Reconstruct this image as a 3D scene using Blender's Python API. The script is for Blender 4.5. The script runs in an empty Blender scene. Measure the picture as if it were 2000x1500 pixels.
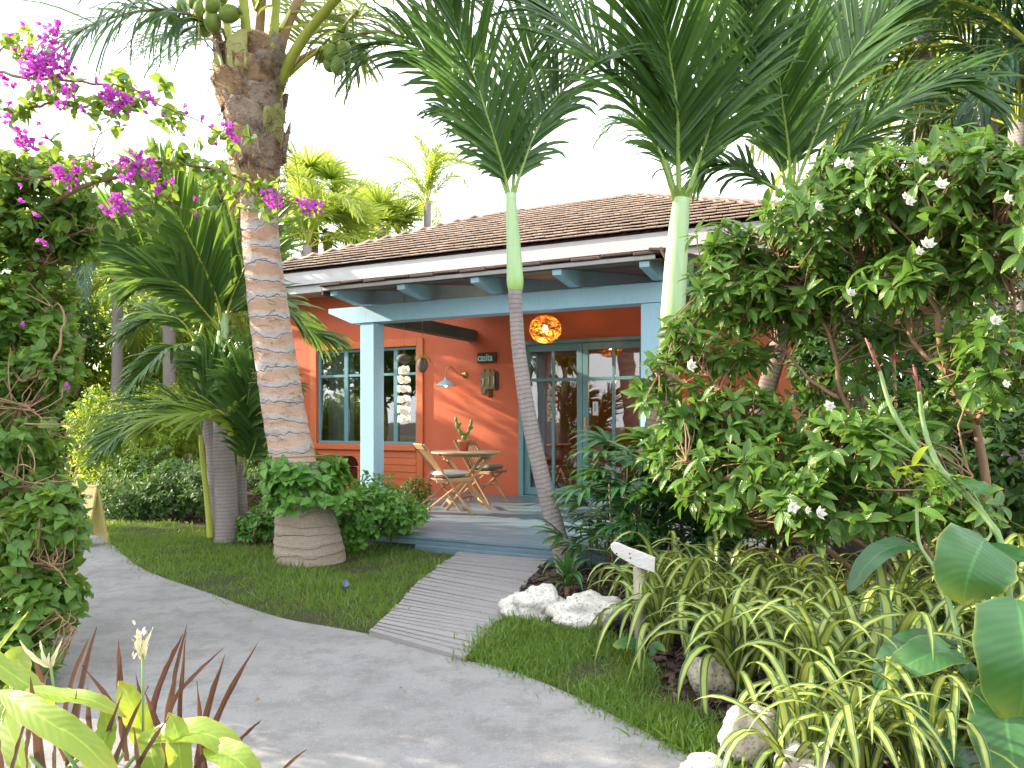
import bpy, math, random
import numpy as np
from mathutils import Vector, Matrix
SC = bpy.context.scene
COL = SC.collection
# ------------------------------------------------------------------ camera
EYE, FPX, HOR = 1.28, 1500.0, 822.0
cam = bpy.data.cameras.new("camera"); cam_o = bpy.data.objects.new("camera", cam); COL.objects.link(cam_o)
cam_o.location = (0, 0, EYE); cam_o.rotation_euler = (math.radians(90), 0, 0)
cam.sensor_width = 36; cam.lens = 36 * FPX / 2000; cam.shift_y = (HOR - 750) / 2000
cam.clip_start = 0.05; cam.clip_end = 600
SC.camera = cam_o
# ------------------------------------------------------------------ sky and sun
SUN_H = Vector((-0.965, 0.26, 0)).normalized()      # horizontal direction towards the sun
SUN_EL = math.radians(22)
world = bpy.data.worlds.new("World"); SC.world = world; world.use_nodes = True
wn, wl = world.node_tree.nodes, world.node_tree.links
wn.clear()
w_out = wn.new("ShaderNodeOutputWorld"); w_bg = wn.new("ShaderNodeBackground"); w_sky = wn.new("ShaderNodeTexSky")
w_sky.sky_type = 'NISHITA'; w_sky.sun_disc = False; w_sky.sun_elevation = SUN_EL
w_sky.sun_rotation = math.atan2(SUN_H.x, SUN_H.y)
w_sky.air_density = 1.0; w_sky.dust_density = 2.5; w_sky.ozone_density = 1.0
w_tc = wn.new("ShaderNodeTexCoord"); w_no = wn.new("ShaderNodeTexNoise"); w_no.inputs["Scale"].default_value = 2.2
w_no.inputs["Detail"].default_value = 6
w_cr = wn.new("ShaderNodeValToRGB"); w_cr.color_ramp.elements[0].position = 0.30; w_cr.color_ramp.elements[1].position = 0.62
w_cr.color_ramp.elements[0].color = (0.55, 0.55, 0.55, 1); w_cr.color_ramp.elements[1].color = (0.97, 0.97, 0.97, 1)
w_mx = wn.new("ShaderNodeMix"); w_mx.data_type = 'RGBA'
w_mx.inputs["B"].default_value = (9.4, 9.7, 10.2, 1)     # thin bright cloud veil
wl.new(w_tc.outputs["Generated"], w_no.inputs["Vector"]); wl.new(w_no.outputs["Fac"], w_cr.inputs["Fac"])
wl.new(w_cr.outputs["Color"], w_mx.inputs["Factor"]); wl.new(w_sky.outputs["Color"], w_mx.inputs["A"])
wl.new(w_mx.outputs["Result"], w_bg.inputs["Color"]); w_bg.inputs["Strength"].default_value = 0.12
wl.new(w_bg.outputs["Background"], w_out.inputs["Surface"])
sun = bpy.data.lights.new("sun", 'SUN'); sun.energy = 5.0; sun.angle = math.radians(0.6); sun.color = (1.0, 0.86, 0.66)
sun_o = bpy.data.objects.new("sun", sun); COL.objects.link(sun_o)
to_sun = Vector((SUN_H.x * math.cos(SUN_EL), SUN_H.y * math.cos(SUN_EL), math.sin(SUN_EL)))
sun_o.rotation_euler = to_sun.to_track_quat('Z', 'Y').to_euler(); sun_o.location = to_sun * 40
SC.view_settings.view_transform = 'Standard'; SC.view_settings.look = 'None'
SC.view_settings.exposure = 1.62; SC.view_settings.gamma = 1.0; SC.view_settings.use_curve_mapping = False
SC.render.engine = 'CYCLES'
SC.cycles.max_bounces = 8; SC.cycles.transparent_max_bounces = 12; SC.cycles.diffuse_bounces = 4
SC.cycles.glossy_bounces = 3; SC.cycles.transmission_bounces = 6; SC.cycles.sample_clamp_indirect = 6

RNG = np.random.default_rng(7); R = random.Random(5)
A2 = np.array
# ------------------------------------------------------------------ mesh helpers
def nrm(v):
    v = np.asarray(v, float); return v / (np.linalg.norm(v, axis=-1, keepdims=True) + 1e-12)
class MB:
    def __init__(s): s.V = []; s.F = []; s.U = []; s.n = 0
    def add(s, v, f, uv=None, mi=0):
        v = np.asarray(v, float).reshape(-1, 3); f = np.asarray(f, int)
        if f.ndim == 1: f = f[None]
        s.V.append(v); s.U.append(np.zeros((len(v), 2)) if uv is None else np.asarray(uv, float))
        s.F.append((f + s.n, mi)); s.n += len(v); return s
    def merge(s, o):
        for f, m in o.F: s.F.append((f + s.n, m))
        s.V += o.V; s.U += o.U; s.n += o.n; return s
    def mesh(s, name, mats, smooth=True):
        V = np.concatenate(s.V); U = np.concatenate(s.U); me = bpy.data.meshes.new(name)
        li = np.concatenate([f.ravel() for f, m in s.F]); lt = np.concatenate([np.full(len(f), f.shape[1]) for f, m in s.F])
        mi = np.concatenate([np.full(len(f), m) for f, m in s.F])
        me.vertices.add(len(V)); me.vertices.foreach_set("co", V.astype(np.float32).ravel())
        me.loops.add(len(li)); me.loops.foreach_set("vertex_index", li.astype(np.int32))
        me.polygons.add(len(lt)); me.polygons.foreach_set("loop_start", np.concatenate([[0], np.cumsum(lt)[:-1]]).astype(np.int32))
        me.polygons.foreach_set("loop_total", lt.astype(np.int32)); me.polygons.foreach_set("material_index", mi.astype(np.int32))
        me.polygons.foreach_set("use_smooth", np.full(len(lt), smooth))
        uvl = me.uv_layers.new(name="uv"); uvl.data.foreach_set("uv", U[li].astype(np.float32).ravel())
        for m in (mats if isinstance(mats, (list, tuple)) else [mats]): me.materials.append(m)
        me.update(calc_edges=True); return me
    def build(s, name, mats, parent=None, smooth=True, **kw):
        return link(name, s.mesh(name, mats, smooth), parent, **kw)
def link(name, me, parent=None, loc=None, rot=None, scale=None, **kw):
    o = bpy.data.objects.new(name, me); COL.objects.link(o)
    if parent: o.parent = parent
    if loc is not None: o.location = loc
    if rot is not None: o.rotation_euler = rot
    if scale is not None: o.scale = (scale,) * 3 if isinstance(scale, (int, float)) else scale
    for k, v in kw.items(): o[k] = v
    return o
def thing(name, label, cat, loc=(0, 0, 0), rz=0.0, group=None):
    o = bpy.data.objects.new(name, None); COL.objects.link(o); o.location = loc; o.rotation_euler = (0, 0, rz)
    o.empty_display_size = 0.1; return tag(o, label, cat, group)
def tag(o, label, cat, group=None):
    o['label'] = label; o['category'] = cat
    if group: o['group'] = group
    return o
def struct(o): o['kind'] = 'structure'; return o
def stuff(o): o['kind'] = 'stuff'; return o
def copy_tree(o, parent=None):
    c = o.copy(); COL.objects.link(c); c.parent = parent
    for ch in list(o.children): copy_tree(ch, c)
    return c
BOXF = A2([[0, 3, 2, 1], [4, 5, 6, 7], [0, 1, 5, 4], [1, 2, 6, 5], [2, 3, 7, 6], [3, 0, 4, 7]])
def box(mb, c, size, M=None, mi=0, ch=0.0):
    """box with chamfered edges"""
    c = A2(c, float); h = A2(size, float) / 2
    if ch <= 0:
        v = A2([[-1, -1, -1], [1, -1, -1], [1, 1, -1], [-1, 1, -1], [-1, -1, 1], [1, -1, 1], [1, 1, 1], [-1, 1, 1]]) * h
        f = [BOXF]
    else:
        ch = min(ch, h.min() * .6); v = []; idx = {}
        for sx in (-1, 1):
            for sy in (-1, 1):
                for sz in (-1, 1):
                    sg = A2([sx, sy, sz])
                    for ax in range(3):
                        p = sg * (h - ch); p[ax] = sg[ax] * h[ax]; idx[(sx, sy, sz, ax)] = len(v); v.append(p)
        v = A2(v); q = []; t = []
        def fix(face):
            p = v[face]; n = np.cross(p[1] - p[0], p[2] - p[0]); return face if n @ p.mean(0) > 0 else face[::-1]
        for ax in range(3):
            o1, o2 = [k for k in range(3) if k != ax]
            for s0 in (-1, 1):
                fc = []
                for a_, b_ in ((-1, -1), (1, -1), (1, 1), (-1, 1)):
                    k = [0, 0, 0]; k[ax] = s0; k[o1] = a_; k[o2] = b_; fc.append(idx[(*k, ax)])
                q.append(fix(fc))
            for a_ in (-1, 1):
                for b_ in (-1, 1):
                    k1 = [0, 0, 0]; k1[ax] = -1; k1[o1] = a_; k1[o2] = b_; k2 = list(k1); k2[ax] = 1
                    q.append(fix([idx[(*k1, o1)], idx[(*k2, o1)], idx[(*k2, o2)], idx[(*k1, o2)]]))
        for sx in (-1, 1):
            for sy in (-1, 1):
                for sz in (-1, 1): t.append(fix([idx[(sx, sy, sz, 0)], idx[(sx, sy, sz, 1)], idx[(sx, sy, sz, 2)]]))
        f = [A2(q), A2(t)]
    if M is not None: v = v @ A2(M).T
    v = v + c; n0 = mb.n
    mb.V.append(v); mb.U.append(np.zeros((len(v), 2))); mb.n += len(v)
    for ff in f: mb.F.append((ff + n0, mi))
    return mb
def boxm(size, ch=0.0, name="box", mat=None, c=(0, 0, 0)):
    return box(MB(), c, size, ch=ch).mesh(name, mat, False)
def bar(mb, p, q, w, h, up=(0, 0, 1), mi=0, ch=0.003):
    """rectangular bar from p to q; w across, h along 'up'"""
    p = A2(p, float); q = A2(q, float); d = q - p; L = np.linalg.norm(d); d /= L
    x = nrm(np.cross(d, A2(up, float))); z = np.cross(x, d)
    return box(mb, (p + q) / 2, (w, L, h), np.stack([x, d, z], 1), mi, ch)
def frames(P):
    P = np.asarray(P, float); T = nrm(np.gradient(P, axis=0)); n = np.cross(T[0], [0, 0, 1.0])
    if np.linalg.norm(n) < .05: n = A2([1.0, 0, 0])
    N = []
    for t in T:
        n = nrm(n - t * (n @ t)); N.append(n)
    N = A2(N); return T, N, np.cross(T, N)
def tube(mb, P, r, n=8, mi=0, cap=True, uvs=1.0):
    P = np.asarray(P, float); r = np.broadcast_to(np.asarray(r, float), (len(P),)); T, N, B = frames(P)
    a = np.linspace(0, 2 * math.pi, n, endpoint=False)
    v = P[:, None] + r[:, None, None] * (np.cos(a)[None, :, None] * N[:, None] + np.sin(a)[None, :, None] * B[:, None])
    i = np.arange(len(P) - 1)[:, None] * n; j = np.arange(n)[None]; jn = (j + 1) % n
    f = np.stack([i + j, i + jn, i + n + jn, i + n + j], -1).reshape(-1, 4)
    L = np.concatenate([[0], np.cumsum(np.linalg.norm(np.diff(P, axis=0), axis=1))])
    uv = np.stack(np.broadcast_arrays(a[None] / 6.2832, L[:, None] * uvs), -1).reshape(-1, 2)
    n0 = mb.n; mb.add(v.reshape(-1, 3), f, uv, mi)
    if cap:
        mb.F.append((A2([list(range(n))[::-1]]) + n0, mi)); mb.F.append((A2([list(range(n))]) + n0 + (len(P) - 1) * n, mi))
    return mb
def lathe(mb, prof, n=20, c=(0, 0, 0), mi=0, M=None):
    prof = A2(prof, float); a = np.linspace(0, 2 * math.pi, n, endpoint=False)
    v = np.stack([prof[:, 0, None] * np.cos(a), prof[:, 0, None] * np.sin(a), np.broadcast_to(prof[:, 1, None], (len(prof), n))], -1).reshape(-1, 3)
    if M is not None: v = v @ A2(M).T
    i = np.arange(len(prof) - 1)[:, None] * n; j = np.arange(n)[None]; jn = (j + 1) % n
    f = np.stack([i + j, i + jn, i + n + jn, i + n + j], -1).reshape(-1, 4)
    return mb.add(v + A2(c, float), f, None, mi)
def spline(pts, n):
    """Catmull-Rom through points"""
    P = A2(pts, float); P = np.vstack([2 * P[0] - P[1], P, 2 * P[-1] - P[-2]]); out = []
    m = len(P) - 3
    for t in np.linspace(0, m - 1e-9, n):
        i = int(t); u = t - i; p0, p1, p2, p3 = P[i:i + 4]
        out.append(.5 * (2 * p1 + (p2 - p0) * u + (2 * p0 - 5 * p1 + 4 * p2 - p3) * u * u + (3 * p1 - p0 - 3 * p2 + p3) * u ** 3))
    return A2(out)
def prof_leaf(t, kind):
    if kind == 'ellip': return np.sin(math.pi * np.clip(t, 0.02, .985)) ** .75
    if kind == 'heart': return np.interp(t, [0, .12, .3, .6, .85, 1], [.45, .92, 1, .72, .32, .02])
    if kind == 'strap': return np.interp(t, [0, .1, .5, .8, 1], [.6, .85, 1, .75, .02])
    if kind == 'lance': return np.interp(t, [0, .15, .4, .7, 1], [.35, .85, 1, .65, .02])
    if kind == 'paddle': return np.interp(t, [0, .06, .2, .5, .8, .93, 1], [.1, .45, .88, 1, .78, .4, .03])
    return np.interp(t, [0, .1, .4, .7, 1], [.3, .8, 1, .6, .02])
def sheet(P, side, nor, W, kind='lance', cols=2, fold=.25, wave=0.0, tear=0.0):
    """leaf sheet along a path: returns verts, quads, uv"""
    n = len(P); t = np.linspace(0, 1, n); w = prof_leaf(t, kind) * W / 2
    k = np.linspace(-1, 1, cols + 1)
    ww = w[:, None] * k[None]
    up = -fold * np.abs(ww) * -1
    if wave: up = up + wave * W * np.sin(t[:, None] * 21 + k[None] * 2) * np.abs(k)[None] ** 2
    v = P[:, None] + side[:, None] * ww[..., None] + nor[:, None] * up[..., None]
    i = np.arange(n - 1)[:, None] * (cols + 1); j = np.arange(cols)[None]
    f = np.stack([i + j, i + j + 1, i + cols + 2 + j, i + cols + 1 + j], -1).reshape(-1, 4)
    uv = np.stack(np.broadcast_arrays((k[None] + 1) / 2, t[:, None]), -1).reshape(-1, 2)
    return v.reshape(-1, 3), f, uv
def grow(base, d, L, n, droop, bend=None):
    """path of n points starting along d and bending to the ground"""
    P = [A2(base, float)]; d = nrm(d); st = L / (n - 1)
    for k in range(n - 1):
        P.append(P[-1] + d * st); d = nrm(d + A2([0, 0, -1.0]) * droop * (0.25 + 1.5 * k / n) / (n - 1) * 2 + (0 if bend is None else A2(bend) / (n - 1)))
    return A2(P)
def leaf_on(mb, base, d, L, W, droop=.5, kind='lance', cols=2, n=7, fold=.25, mi=0, roll=0.0, wave=0.0, up=(0, 0, 1), bend=None):
    P = grow(base, d, L, n, droop, bend); T = nrm(np.gradient(P, axis=0)); u0 = A2(up, float)
    s = np.cross(T[0], u0)
    if np.linalg.norm(s) < .15: s = np.cross(T[0], [R.uniform(-1, 1), R.uniform(-1, 1), .1])
    s = nrm(s); S = []
    for t_ in T: s = nrm(s - t_ * (s @ t_)); S.append(s)
    S = A2(S); N = np.cross(S, T)
    if roll: S, N = S * math.cos(roll) + N * math.sin(roll), N * math.cos(roll) - S * math.sin(roll)
    v, f, uv = sheet(P, S, N, W, kind, cols, fold, wave); mb.add(v, f, uv, mi); return mb
def template(L=1.0, W=.4, n=4, cols=2, kind='ellip', curl=.25, fold=.25):
    t = np.linspace(0, 1, n); P = np.stack([0 * t, t * L, -curl * L * t * t], 1)
    s = np.tile([1.0, 0, 0], (n, 1)); T = nrm(np.gradient(P, axis=0)); N = np.cross(s, T)
    return sheet(P, s, N, W, kind, cols, fold)
def scatter(mb, tpl, pos, d, up, scale, mi=0):
    v, f, uv = tpl; pos = np.asarray(pos, float); n = len(pos)
    y = nrm(d); x = nrm(np.cross(y, up)); z = np.cross(x, y); sc = np.broadcast_to(scale, (n,))[:, None, None]
    V = pos[:, None] + sc * (v[None, :, 0, None] * x[:, None] + v[None, :, 1, None] * y[:, None] + v[None, :, 2, None] * z[:, None])
    Fs = (f[None] + (np.arange(n) * len(v))[:, None, None]).reshape(-1, f.shape[1])
    mb.add(V.reshape(-1, 3), Fs, np.tile(uv, (n, 1)), mi); return mb
def rmat(d, up):
    y = nrm(d); x = nrm(np.cross(y, up)); z = np.cross(x, y); return np.stack([x, y, z], 1)
def rnd(n, k=3): return RNG.normal(size=(n, k))
def in_ellip(n, c, r, shell=.55):
    d = nrm(rnd(n)); rad = RNG.uniform(shell ** 3, 1, n) ** (1 / 3); return A2(c) + d * rad[:, None] * A2(r), d
# ------------------------------------------------------------------ pixel to place
def P(u, v, Y): return A2([(u - 1000) / FPX * Y, Y, EYE - (v - HOR) / FPX * Y])
def G(u, v, z=0.0):
    Y = (EYE - z) * FPX / (v - HOR); return A2([(u - 1000) / FPX * Y, Y, z])
HA = A2([0.894427, -0.447214, 0]); HB = A2([0.447214, 0.894427, 0]); HO = A2([0.117, 11.70, 0]); HRZ = math.atan2(-0.447214, 0.894427)
def F(s, t, z=0.0): return HO + HA * s + HB * t + A2([0, 0, z])
# ------------------------------------------------------------------ materials
class NT:
    def __init__(s, name):
        s.m = bpy.data.materials.new(name); s.m.use_nodes = True; s.t = s.m.node_tree; s.t.nodes.clear(); s.out = s.n('OutputMaterial')
    def n(s, kind, **kw):
        nd = s.t.nodes.new('ShaderNode' + kind)
        for k, v in kw.items():
            if k in nd.inputs: s.set(nd, k, v)
            else: setattr(nd, k, v)
        return nd
    def set(s, nd, k, v):
        if isinstance(v, bpy.types.NodeSocket): s.t.links.new(v, nd.inputs[k])
        else: nd.inputs[k].default_value = v
    def l(s, a, b): s.t.links.new(a, b)
    def ramp(s, fac, stops, interp='LINEAR'):
        r = s.n('ValToRGB'); r.color_ramp.interpolation = interp; e = r.color_ramp.elements
        while len(e) < len(stops): e.new(.5)
        for k, (p, c) in enumerate(stops): e[k].position = p; e[k].color = (*c, 1) if len(c) == 3 else c
        s.l(fac, r.inputs[0]); return r.outputs[0]
    def mix(s, f, a, b, mode='MIX'):
        m = s.n('Mix'); m.data_type = 'RGBA'; m.blend_type = mode
        for k, v in (('Factor', f), ('A', a), ('B', b)):
            i = {'Factor': 0, 'A': 6, 'B': 7}[k]
            if isinstance(v, bpy.types.NodeSocket): s.l(v, m.inputs[i])
            else: m.inputs[i].default_value = v if i == 0 else ((*v, 1) if len(v) == 3 else v)
        return m.outputs[2]
    def math(s, op, a, b=None, c=None):
        m = s.n('Math'); m.operation = op
        for k, v in enumerate((a, b, c)):
            if v is None: continue
            if isinstance(v, bpy.types.NodeSocket): s.l(v, m.inputs[k])
            else: m.inputs[k].default_value = v
        return m.outputs[0]
    def noise(s, scale, detail=4, vec=None, stretch=None, rough=.55):
        no = s.n('TexNoise'); no.inputs['Scale'].default_value = scale; no.inputs['Detail'].default_value = detail; no.inputs['Roughness'].default_value = rough
        if vec is None: vec = s.n('TexCoord').outputs['Object']
        if stretch:
            mp = s.n('Mapping'); mp.inputs['Scale'].default_value = stretch; s.l(vec, mp.inputs['Vector']); vec = mp.outputs['Vector']
        s.l(vec, no.inputs['Vector']); return no.outputs['Fac']
    def rand(s):
        g = s.n('NewGeometry').outputs['Random Per Island']; o = s.n('ObjectInfo').outputs['Random']
        return s.math('FRACT', s.math('ADD', g, s.math('MULTIPLY', o, 3.7)))
    def bump(s, h, strength=.3, dist=.01):
        b = s.n('Bump'); b.inputs['Strength'].default_value = strength; b.inputs['Distance'].default_value = dist; s.l(h, b.inputs['Height']); return b.outputs['Normal']
    def principled(s, color, rough=.6, normal=None, metallic=0.0, spec=.5, **kw):
        p = s.n('BsdfPrincipled')
        for k, v in (('Base Color', color), ('Roughness', rough), ('Metallic', metallic), ('Specular IOR Level', spec)):
            if isinstance(v, bpy.types.NodeSocket): s.l(v, p.inputs[k])
            else: p.inputs[k].default_value = (*v, 1) if isinstance(v, tuple) and len(v) == 3 else v
        if normal is not None: s.l(normal, p.inputs['Normal'])
        for k, v in kw.items(): p.inputs[k.replace('_', ' ')].default_value = v
        return p.outputs[0]
    def done(s, sh): s.l(sh, s.out.inputs['Surface']); return s.m
def leafmat(name, dark, light, trans=None, tf=.35, rough=.38, vein=0.0, veins=26, tip=None, stripe=None, spots=None):
    k = NT(name); r = k.rand(); uv = k.n('TexCoord').outputs['UV']; sx = k.n('SeparateXYZ'); k.l(uv, sx.inputs[0])
    u, v = sx.outputs[0], sx.outputs[1]
    au = k.math('MULTIPLY', k.math('ABSOLUTE', k.math('SUBTRACT', u, .5)), 2)
    col = k.mix(k.math('MULTIPLY', r, 1.0), dark, light)
    big = k.noise(1.3, 2)
    col = k.mix(k.math('MULTIPLY', big, .5), col, tuple(c * .72 for c in dark))
    if stripe is not None:
        nz = k.noise(14, 2, uv, (1, .1, 1)); aa = k.math('ADD', au, k.math('MULTIPLY', k.math('SUBTRACT', nz, .5), .25))
        col = k.ramp(aa, [(0, stripe[0]), (.50, stripe[1]), (.62, stripe[2]), (.86, stripe[2]), (.93, stripe[3])])
        col = k.mix(k.math('MULTIPLY', r, .45), col, k.mix(.5, col, (.10, .14, .03)))
    else:
        mid = k.ramp(au, [(0, (1, 1, 1)), (.07, (0, 0, 0))])
        col = k.mix(k.math('MULTIPLY', mid, .45), col, tuple(min(1, c * 2.2) for c in light))
    if tip is not None:
        ed = k.math('MAXIMUM', k.math('POWER', v, 9.0), k.math('POWER', au, 34.0))
        ed = k.math('MULTIPLY', ed, k.math('MULTIPLY', k.noise(9, 2), 1.5)); col = k.mix(ed, col, tip)
    if spots is not None:
        sp = k.ramp(k.noise(5, 3), [(.60, (0, 0, 0)), (.68, (1, 1, 1))]); col = k.mix(k.math('MULTIPLY', sp, .7), col, spots)
    nrmv = None
    if vein:
        # ribs leaving the midrib at an angle
        ph = k.math('SINE', k.math('MULTIPLY', k.math('SUBTRACT', v, k.math('MULTIPLY', au, .18)), veins * 6.28))
        nrmv = k.bump(k.math('ADD', k.math('MULTIPLY', ph, .5), k.math('MULTIPLY', k.noise(60, 2), .4)), vein, .004)
    ps = k.principled(col, rough, nrmv, spec=.45)
    if tf:
        tr = k.n('BsdfTranslucent'); tc = k.mix(.55, col, trans or (light[0] * 2.6 + .05, light[1] * 2.3 + .06, light[2] * .7)); k.l(tc, tr.inputs[0])
        ms = k.n('MixShader'); ms.inputs[0].default_value = tf; k.l(ps, ms.inputs[1]); k.l(tr.outputs[0], ms.inputs[2]); ps = ms.outputs[0]
    return k.done(ps)
def woodmat(name, a, b, rough=.6, scale=9, stretch=(1, 14, 14), var=.35, bump=.25, chips=None, chipamt=.62):
    k = NT(name); oi = k.n('ObjectInfo').outputs['Random']; tc = k.n('TexCoord').outputs['Object']
    ad = k.n('VectorMath'); ad.operation = 'ADD'; cb = k.n('CombineXYZ'); k.l(k.math('MULTIPLY', k.rand(), 13.0), cb.inputs[0]); k.l(k.math('MULTIPLY', oi, 37.0), cb.inputs[1])
    k.l(tc, ad.inputs[0]); k.l(cb.outputs[0], ad.inputs[1]); g = k.noise(scale, 6, ad.outputs[0], stretch, .65)
    col = k.mix(k.ramp(g, [(.3, (0, 0, 0)), (.7, (1, 1, 1))]), a, b)
    col = k.mix(k.math('MULTIPLY', k.rand(), var), col, tuple(c * .5 for c in a))
    if chips is not None:
        c2 = k.noise(6, 7, ad.outputs[0], tuple(max(1, x * .35) for x in stretch), .7)
        col = k.mix(k.ramp(c2, [(chipamt, (0, 0, 0)), (chipamt + .06, (1, 1, 1))]), col, chips)
    return k.done(k.principled(col, rough, k.bump(g, bump, .006), spec=.35))
def paintmat(name, c, rough=.5, var=.12, bump=.08, dirt=(.25, .2, .15), amt=.0, scale=3.0, bs=60):
    k = NT(name); n1 = k.noise(scale, 5); col = k.mix(n1, tuple(x * (1 - var) for x in c), tuple(min(1, x * (1 + var)) for x in c))
    if amt: col = k.mix(k.math('MULTIPLY', k.ramp(k.noise(scale * 2.3, 8, rough=.7), [(.5, (0, 0, 0)), (.72, (1, 1, 1))]), amt), col, dirt)
    return k.done(k.principled(col, rough, k.bump(k.noise(bs, 4), bump, .01)))
def plainmat(name, c, rough=.5, metallic=0.0, bump=.05, bs=80, **kw):
    k = NT(name); col = k.mix(k.noise(12, 4), tuple(x * .85 for x in c), tuple(min(1, x * 1.1) for x in c))
    return k.done(k.principled(col, rough, k.bump(k.noise(bs, 3), bump, .005), metallic, **kw))
def emitmat(name, c, st):
    k = NT(name); e = k.n('Emission'); e.inputs[0].default_value = (*c, 1); e.inputs[1].default_value = st; return k.done(e.outputs[0])
def glassmat(name, tint=(.92, .95, .95), refl=1.0):
    k = NT(name); fr = k.n('Fresnel'); fr.inputs[0].default_value = 1.52
    tr = k.n('BsdfTransparent'); tr.inputs[0].default_value = (*tint, 1); gl = k.n('BsdfGlossy'); gl.inputs['Roughness'].default_value = .015
    k.l(k.bump(k.noise(1.6, 2), .12, .02), gl.inputs['Normal'])
    ms = k.n('MixShader'); k.l(k.math('MINIMUM', k.math('ADD', k.math('MULTIPLY', fr.outputs[0], 2.0 * refl), .04), 1), ms.inputs[0]); k.l(tr.outputs[0], ms.inputs[1]); k.l(gl.outputs[0], ms.inputs[2])
    return k.done(ms.outputs[0])
# ------------------------------------------------------------------ building and ground materials
M = {}
def concrete():
    k = NT('path_concrete'); c = k.mix(k.ramp(k.noise(.9, 6, rough=.65), [(.3, (0, 0, 0)), (.7, (1, 1, 1))]), (.20, .20, .21), (.30, .293, .29))
    c = k.mix(k.math('MULTIPLY', k.ramp(k.noise(5, 8, rough=.75), [(.46, (0, 0, 0)), (.60, (1, 1, 1))]), .55), c, (.13, .127, .125))
    c = k.mix(k.math('MULTIPLY', k.ramp(k.noise(120, 3), [(.56, (0, 0, 0)), (.66, (1, 1, 1))]), .5), c, (.16, .14, .12))
    c = k.mix(k.math('MULTIPLY', k.ramp(k.noise(70, 2), [(.62, (0, 0, 0)), (.68, (1, 1, 1))]), .5), c, (.36, .345, .33))
    c = k.mix(k.math('MULTIPLY', k.ramp(k.noise(.35, 8, rough=.7), [(.42, (1, 1, 1)), (.58, (0, 0, 0))]), .32), c, (.16, .15, .14))
    h = k.math('ADD', k.noise(150, 4), k.math('MULTIPLY', k.noise(9, 5), 1.5)); return k.done(k.principled(c, .78, k.bump(h, .5, .006), spec=.25))
M['concrete'] = concrete()
def soilm(name, a, b, sc=18):
    k = NT(name); c = k.mix(k.ramp(k.noise(sc, 8, rough=.7), [(.35, (0, 0, 0)), (.65, (1, 1, 1))]), a, b); c = k.mix(k.math('MULTIPLY', k.noise(1.2, 3), .5), c, a)
    return k.done(k.principled(c, .95, k.bump(k.noise(sc * 2, 8, rough=.7), .9, .03), spec=.15))
M['soil'] = soilm('soil', (.035, .024, .018), (.085, .062, .045)); M['turf'] = soilm('turf_soil', (.04, .055, .02), (.10, .09, .05), 30)
M['plaster'] = paintmat('orange_plaster', (.60, .135, .058), .75, .10, .35, (.46, .085, .035), .3, 1.3, 110)
M['orange_wood'] = woodmat('orange_painted_wood', (.62, .14, .05), (.70, .20, .08), .55, 7, (2, 20, 20), .12, .15, (.55, .30, .20), .60)
M['blue'] = woodmat('pale_blue_painted_wood', (.36, .59, .74), (.41, .65, .80), .5, 5, (10, 10, 1.2), .08, .10, (.34, .40, .38), .64)
M['teal'] = paintmat('teal_joinery_paint', (.14, .30, .33), .38, .10, .04)
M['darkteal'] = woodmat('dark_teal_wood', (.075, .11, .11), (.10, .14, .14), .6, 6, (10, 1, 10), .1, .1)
M['fascia'] = paintmat('white_fascia_paint', (.50, .495, .505), .55, .08, .06, (.35, .30, .27), .3, 2.5)
M['soffit'] = paintmat('grey_soffit_paint', (.50, .49, .49), .6, .08, .06, (.3, .26, .24), .3, 2.5)
M['tile'] = woodmat('roof_tile_clay', (.36, .285, .235), (.50, .40, .33), .8, 8, (3, 3, 3), .40, .4, (.20, .15, .13), .62)
M['capt'] = woodmat('ridge_tile_clay', (.32, .22, .19), (.42, .31, .27), .8, 8, (3, 3, 3), .3, .4)
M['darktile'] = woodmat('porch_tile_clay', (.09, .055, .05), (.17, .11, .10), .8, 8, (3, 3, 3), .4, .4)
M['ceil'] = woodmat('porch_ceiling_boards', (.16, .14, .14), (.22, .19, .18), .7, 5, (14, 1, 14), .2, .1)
M['deck'] = woodmat('blue_grey_deck_paint', (.11, .175, .225), (.165, .24, .29), .34, 6, (1, 18, 6), .25, .12, (.24, .25, .26), .60)
M['board'] = woodmat('weathered_boardwalk', (.20, .19, .195), (.31, .295, .295), .75, 7, (1.2, 22, 10), .18, .45, (.14, .12, .11), .64)
M['teak'] = woodmat('oiled_teak', (.38, .21, .10), (.52, .32, .17), .5, 8, (6, 1.2, 12), .22, .15)
M['teak_grey'] = woodmat('weathered_teak', (.38, .27, .19), (.50, .38, .28), .6, 8, (1.2, 12, 6), .2, .2)
M['glass'] = glassmat('window_glass'); M['brass'] = plainmat('aged_brass', (.55, .36, .12), .32, 1.0)
M['black'] = plainmat('black_enamel', (.015, .015, .017), .22); M['darkmetal'] = plainmat('dark_metal', (.06, .055, .05), .45, .8)
M['cushion'] = paintmat('grey_cushion_cloth', (.48, .46, .45), .9, .06, .3, bs=300)
M['cushion2'] = paintmat('olive_grey_cushion_cloth', (.27, .25, .20), .9, .06, .3, bs=300)
M['terra'] = plainmat('terracotta', (.42, .14, .07), .8, bump=.2)
M['lampblue'] = plainmat('pale_blue_enamel', (.38, .62, .70), .3)
M['inner'] = plainmat('interior_plaster', (.46, .16, .05), .8); M['ifloor'] = woodmat('interior_floor', (.16, .10, .06), (.24, .15, .09), .4)
M['curtain'] = paintmat('grey_curtain_cloth', (.42, .46, .52), .9, .06, .2, bs=200)
M['white'] = plainmat('off_white_cloth', (.7, .69, .67), .8); M['rock'] = None
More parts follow.
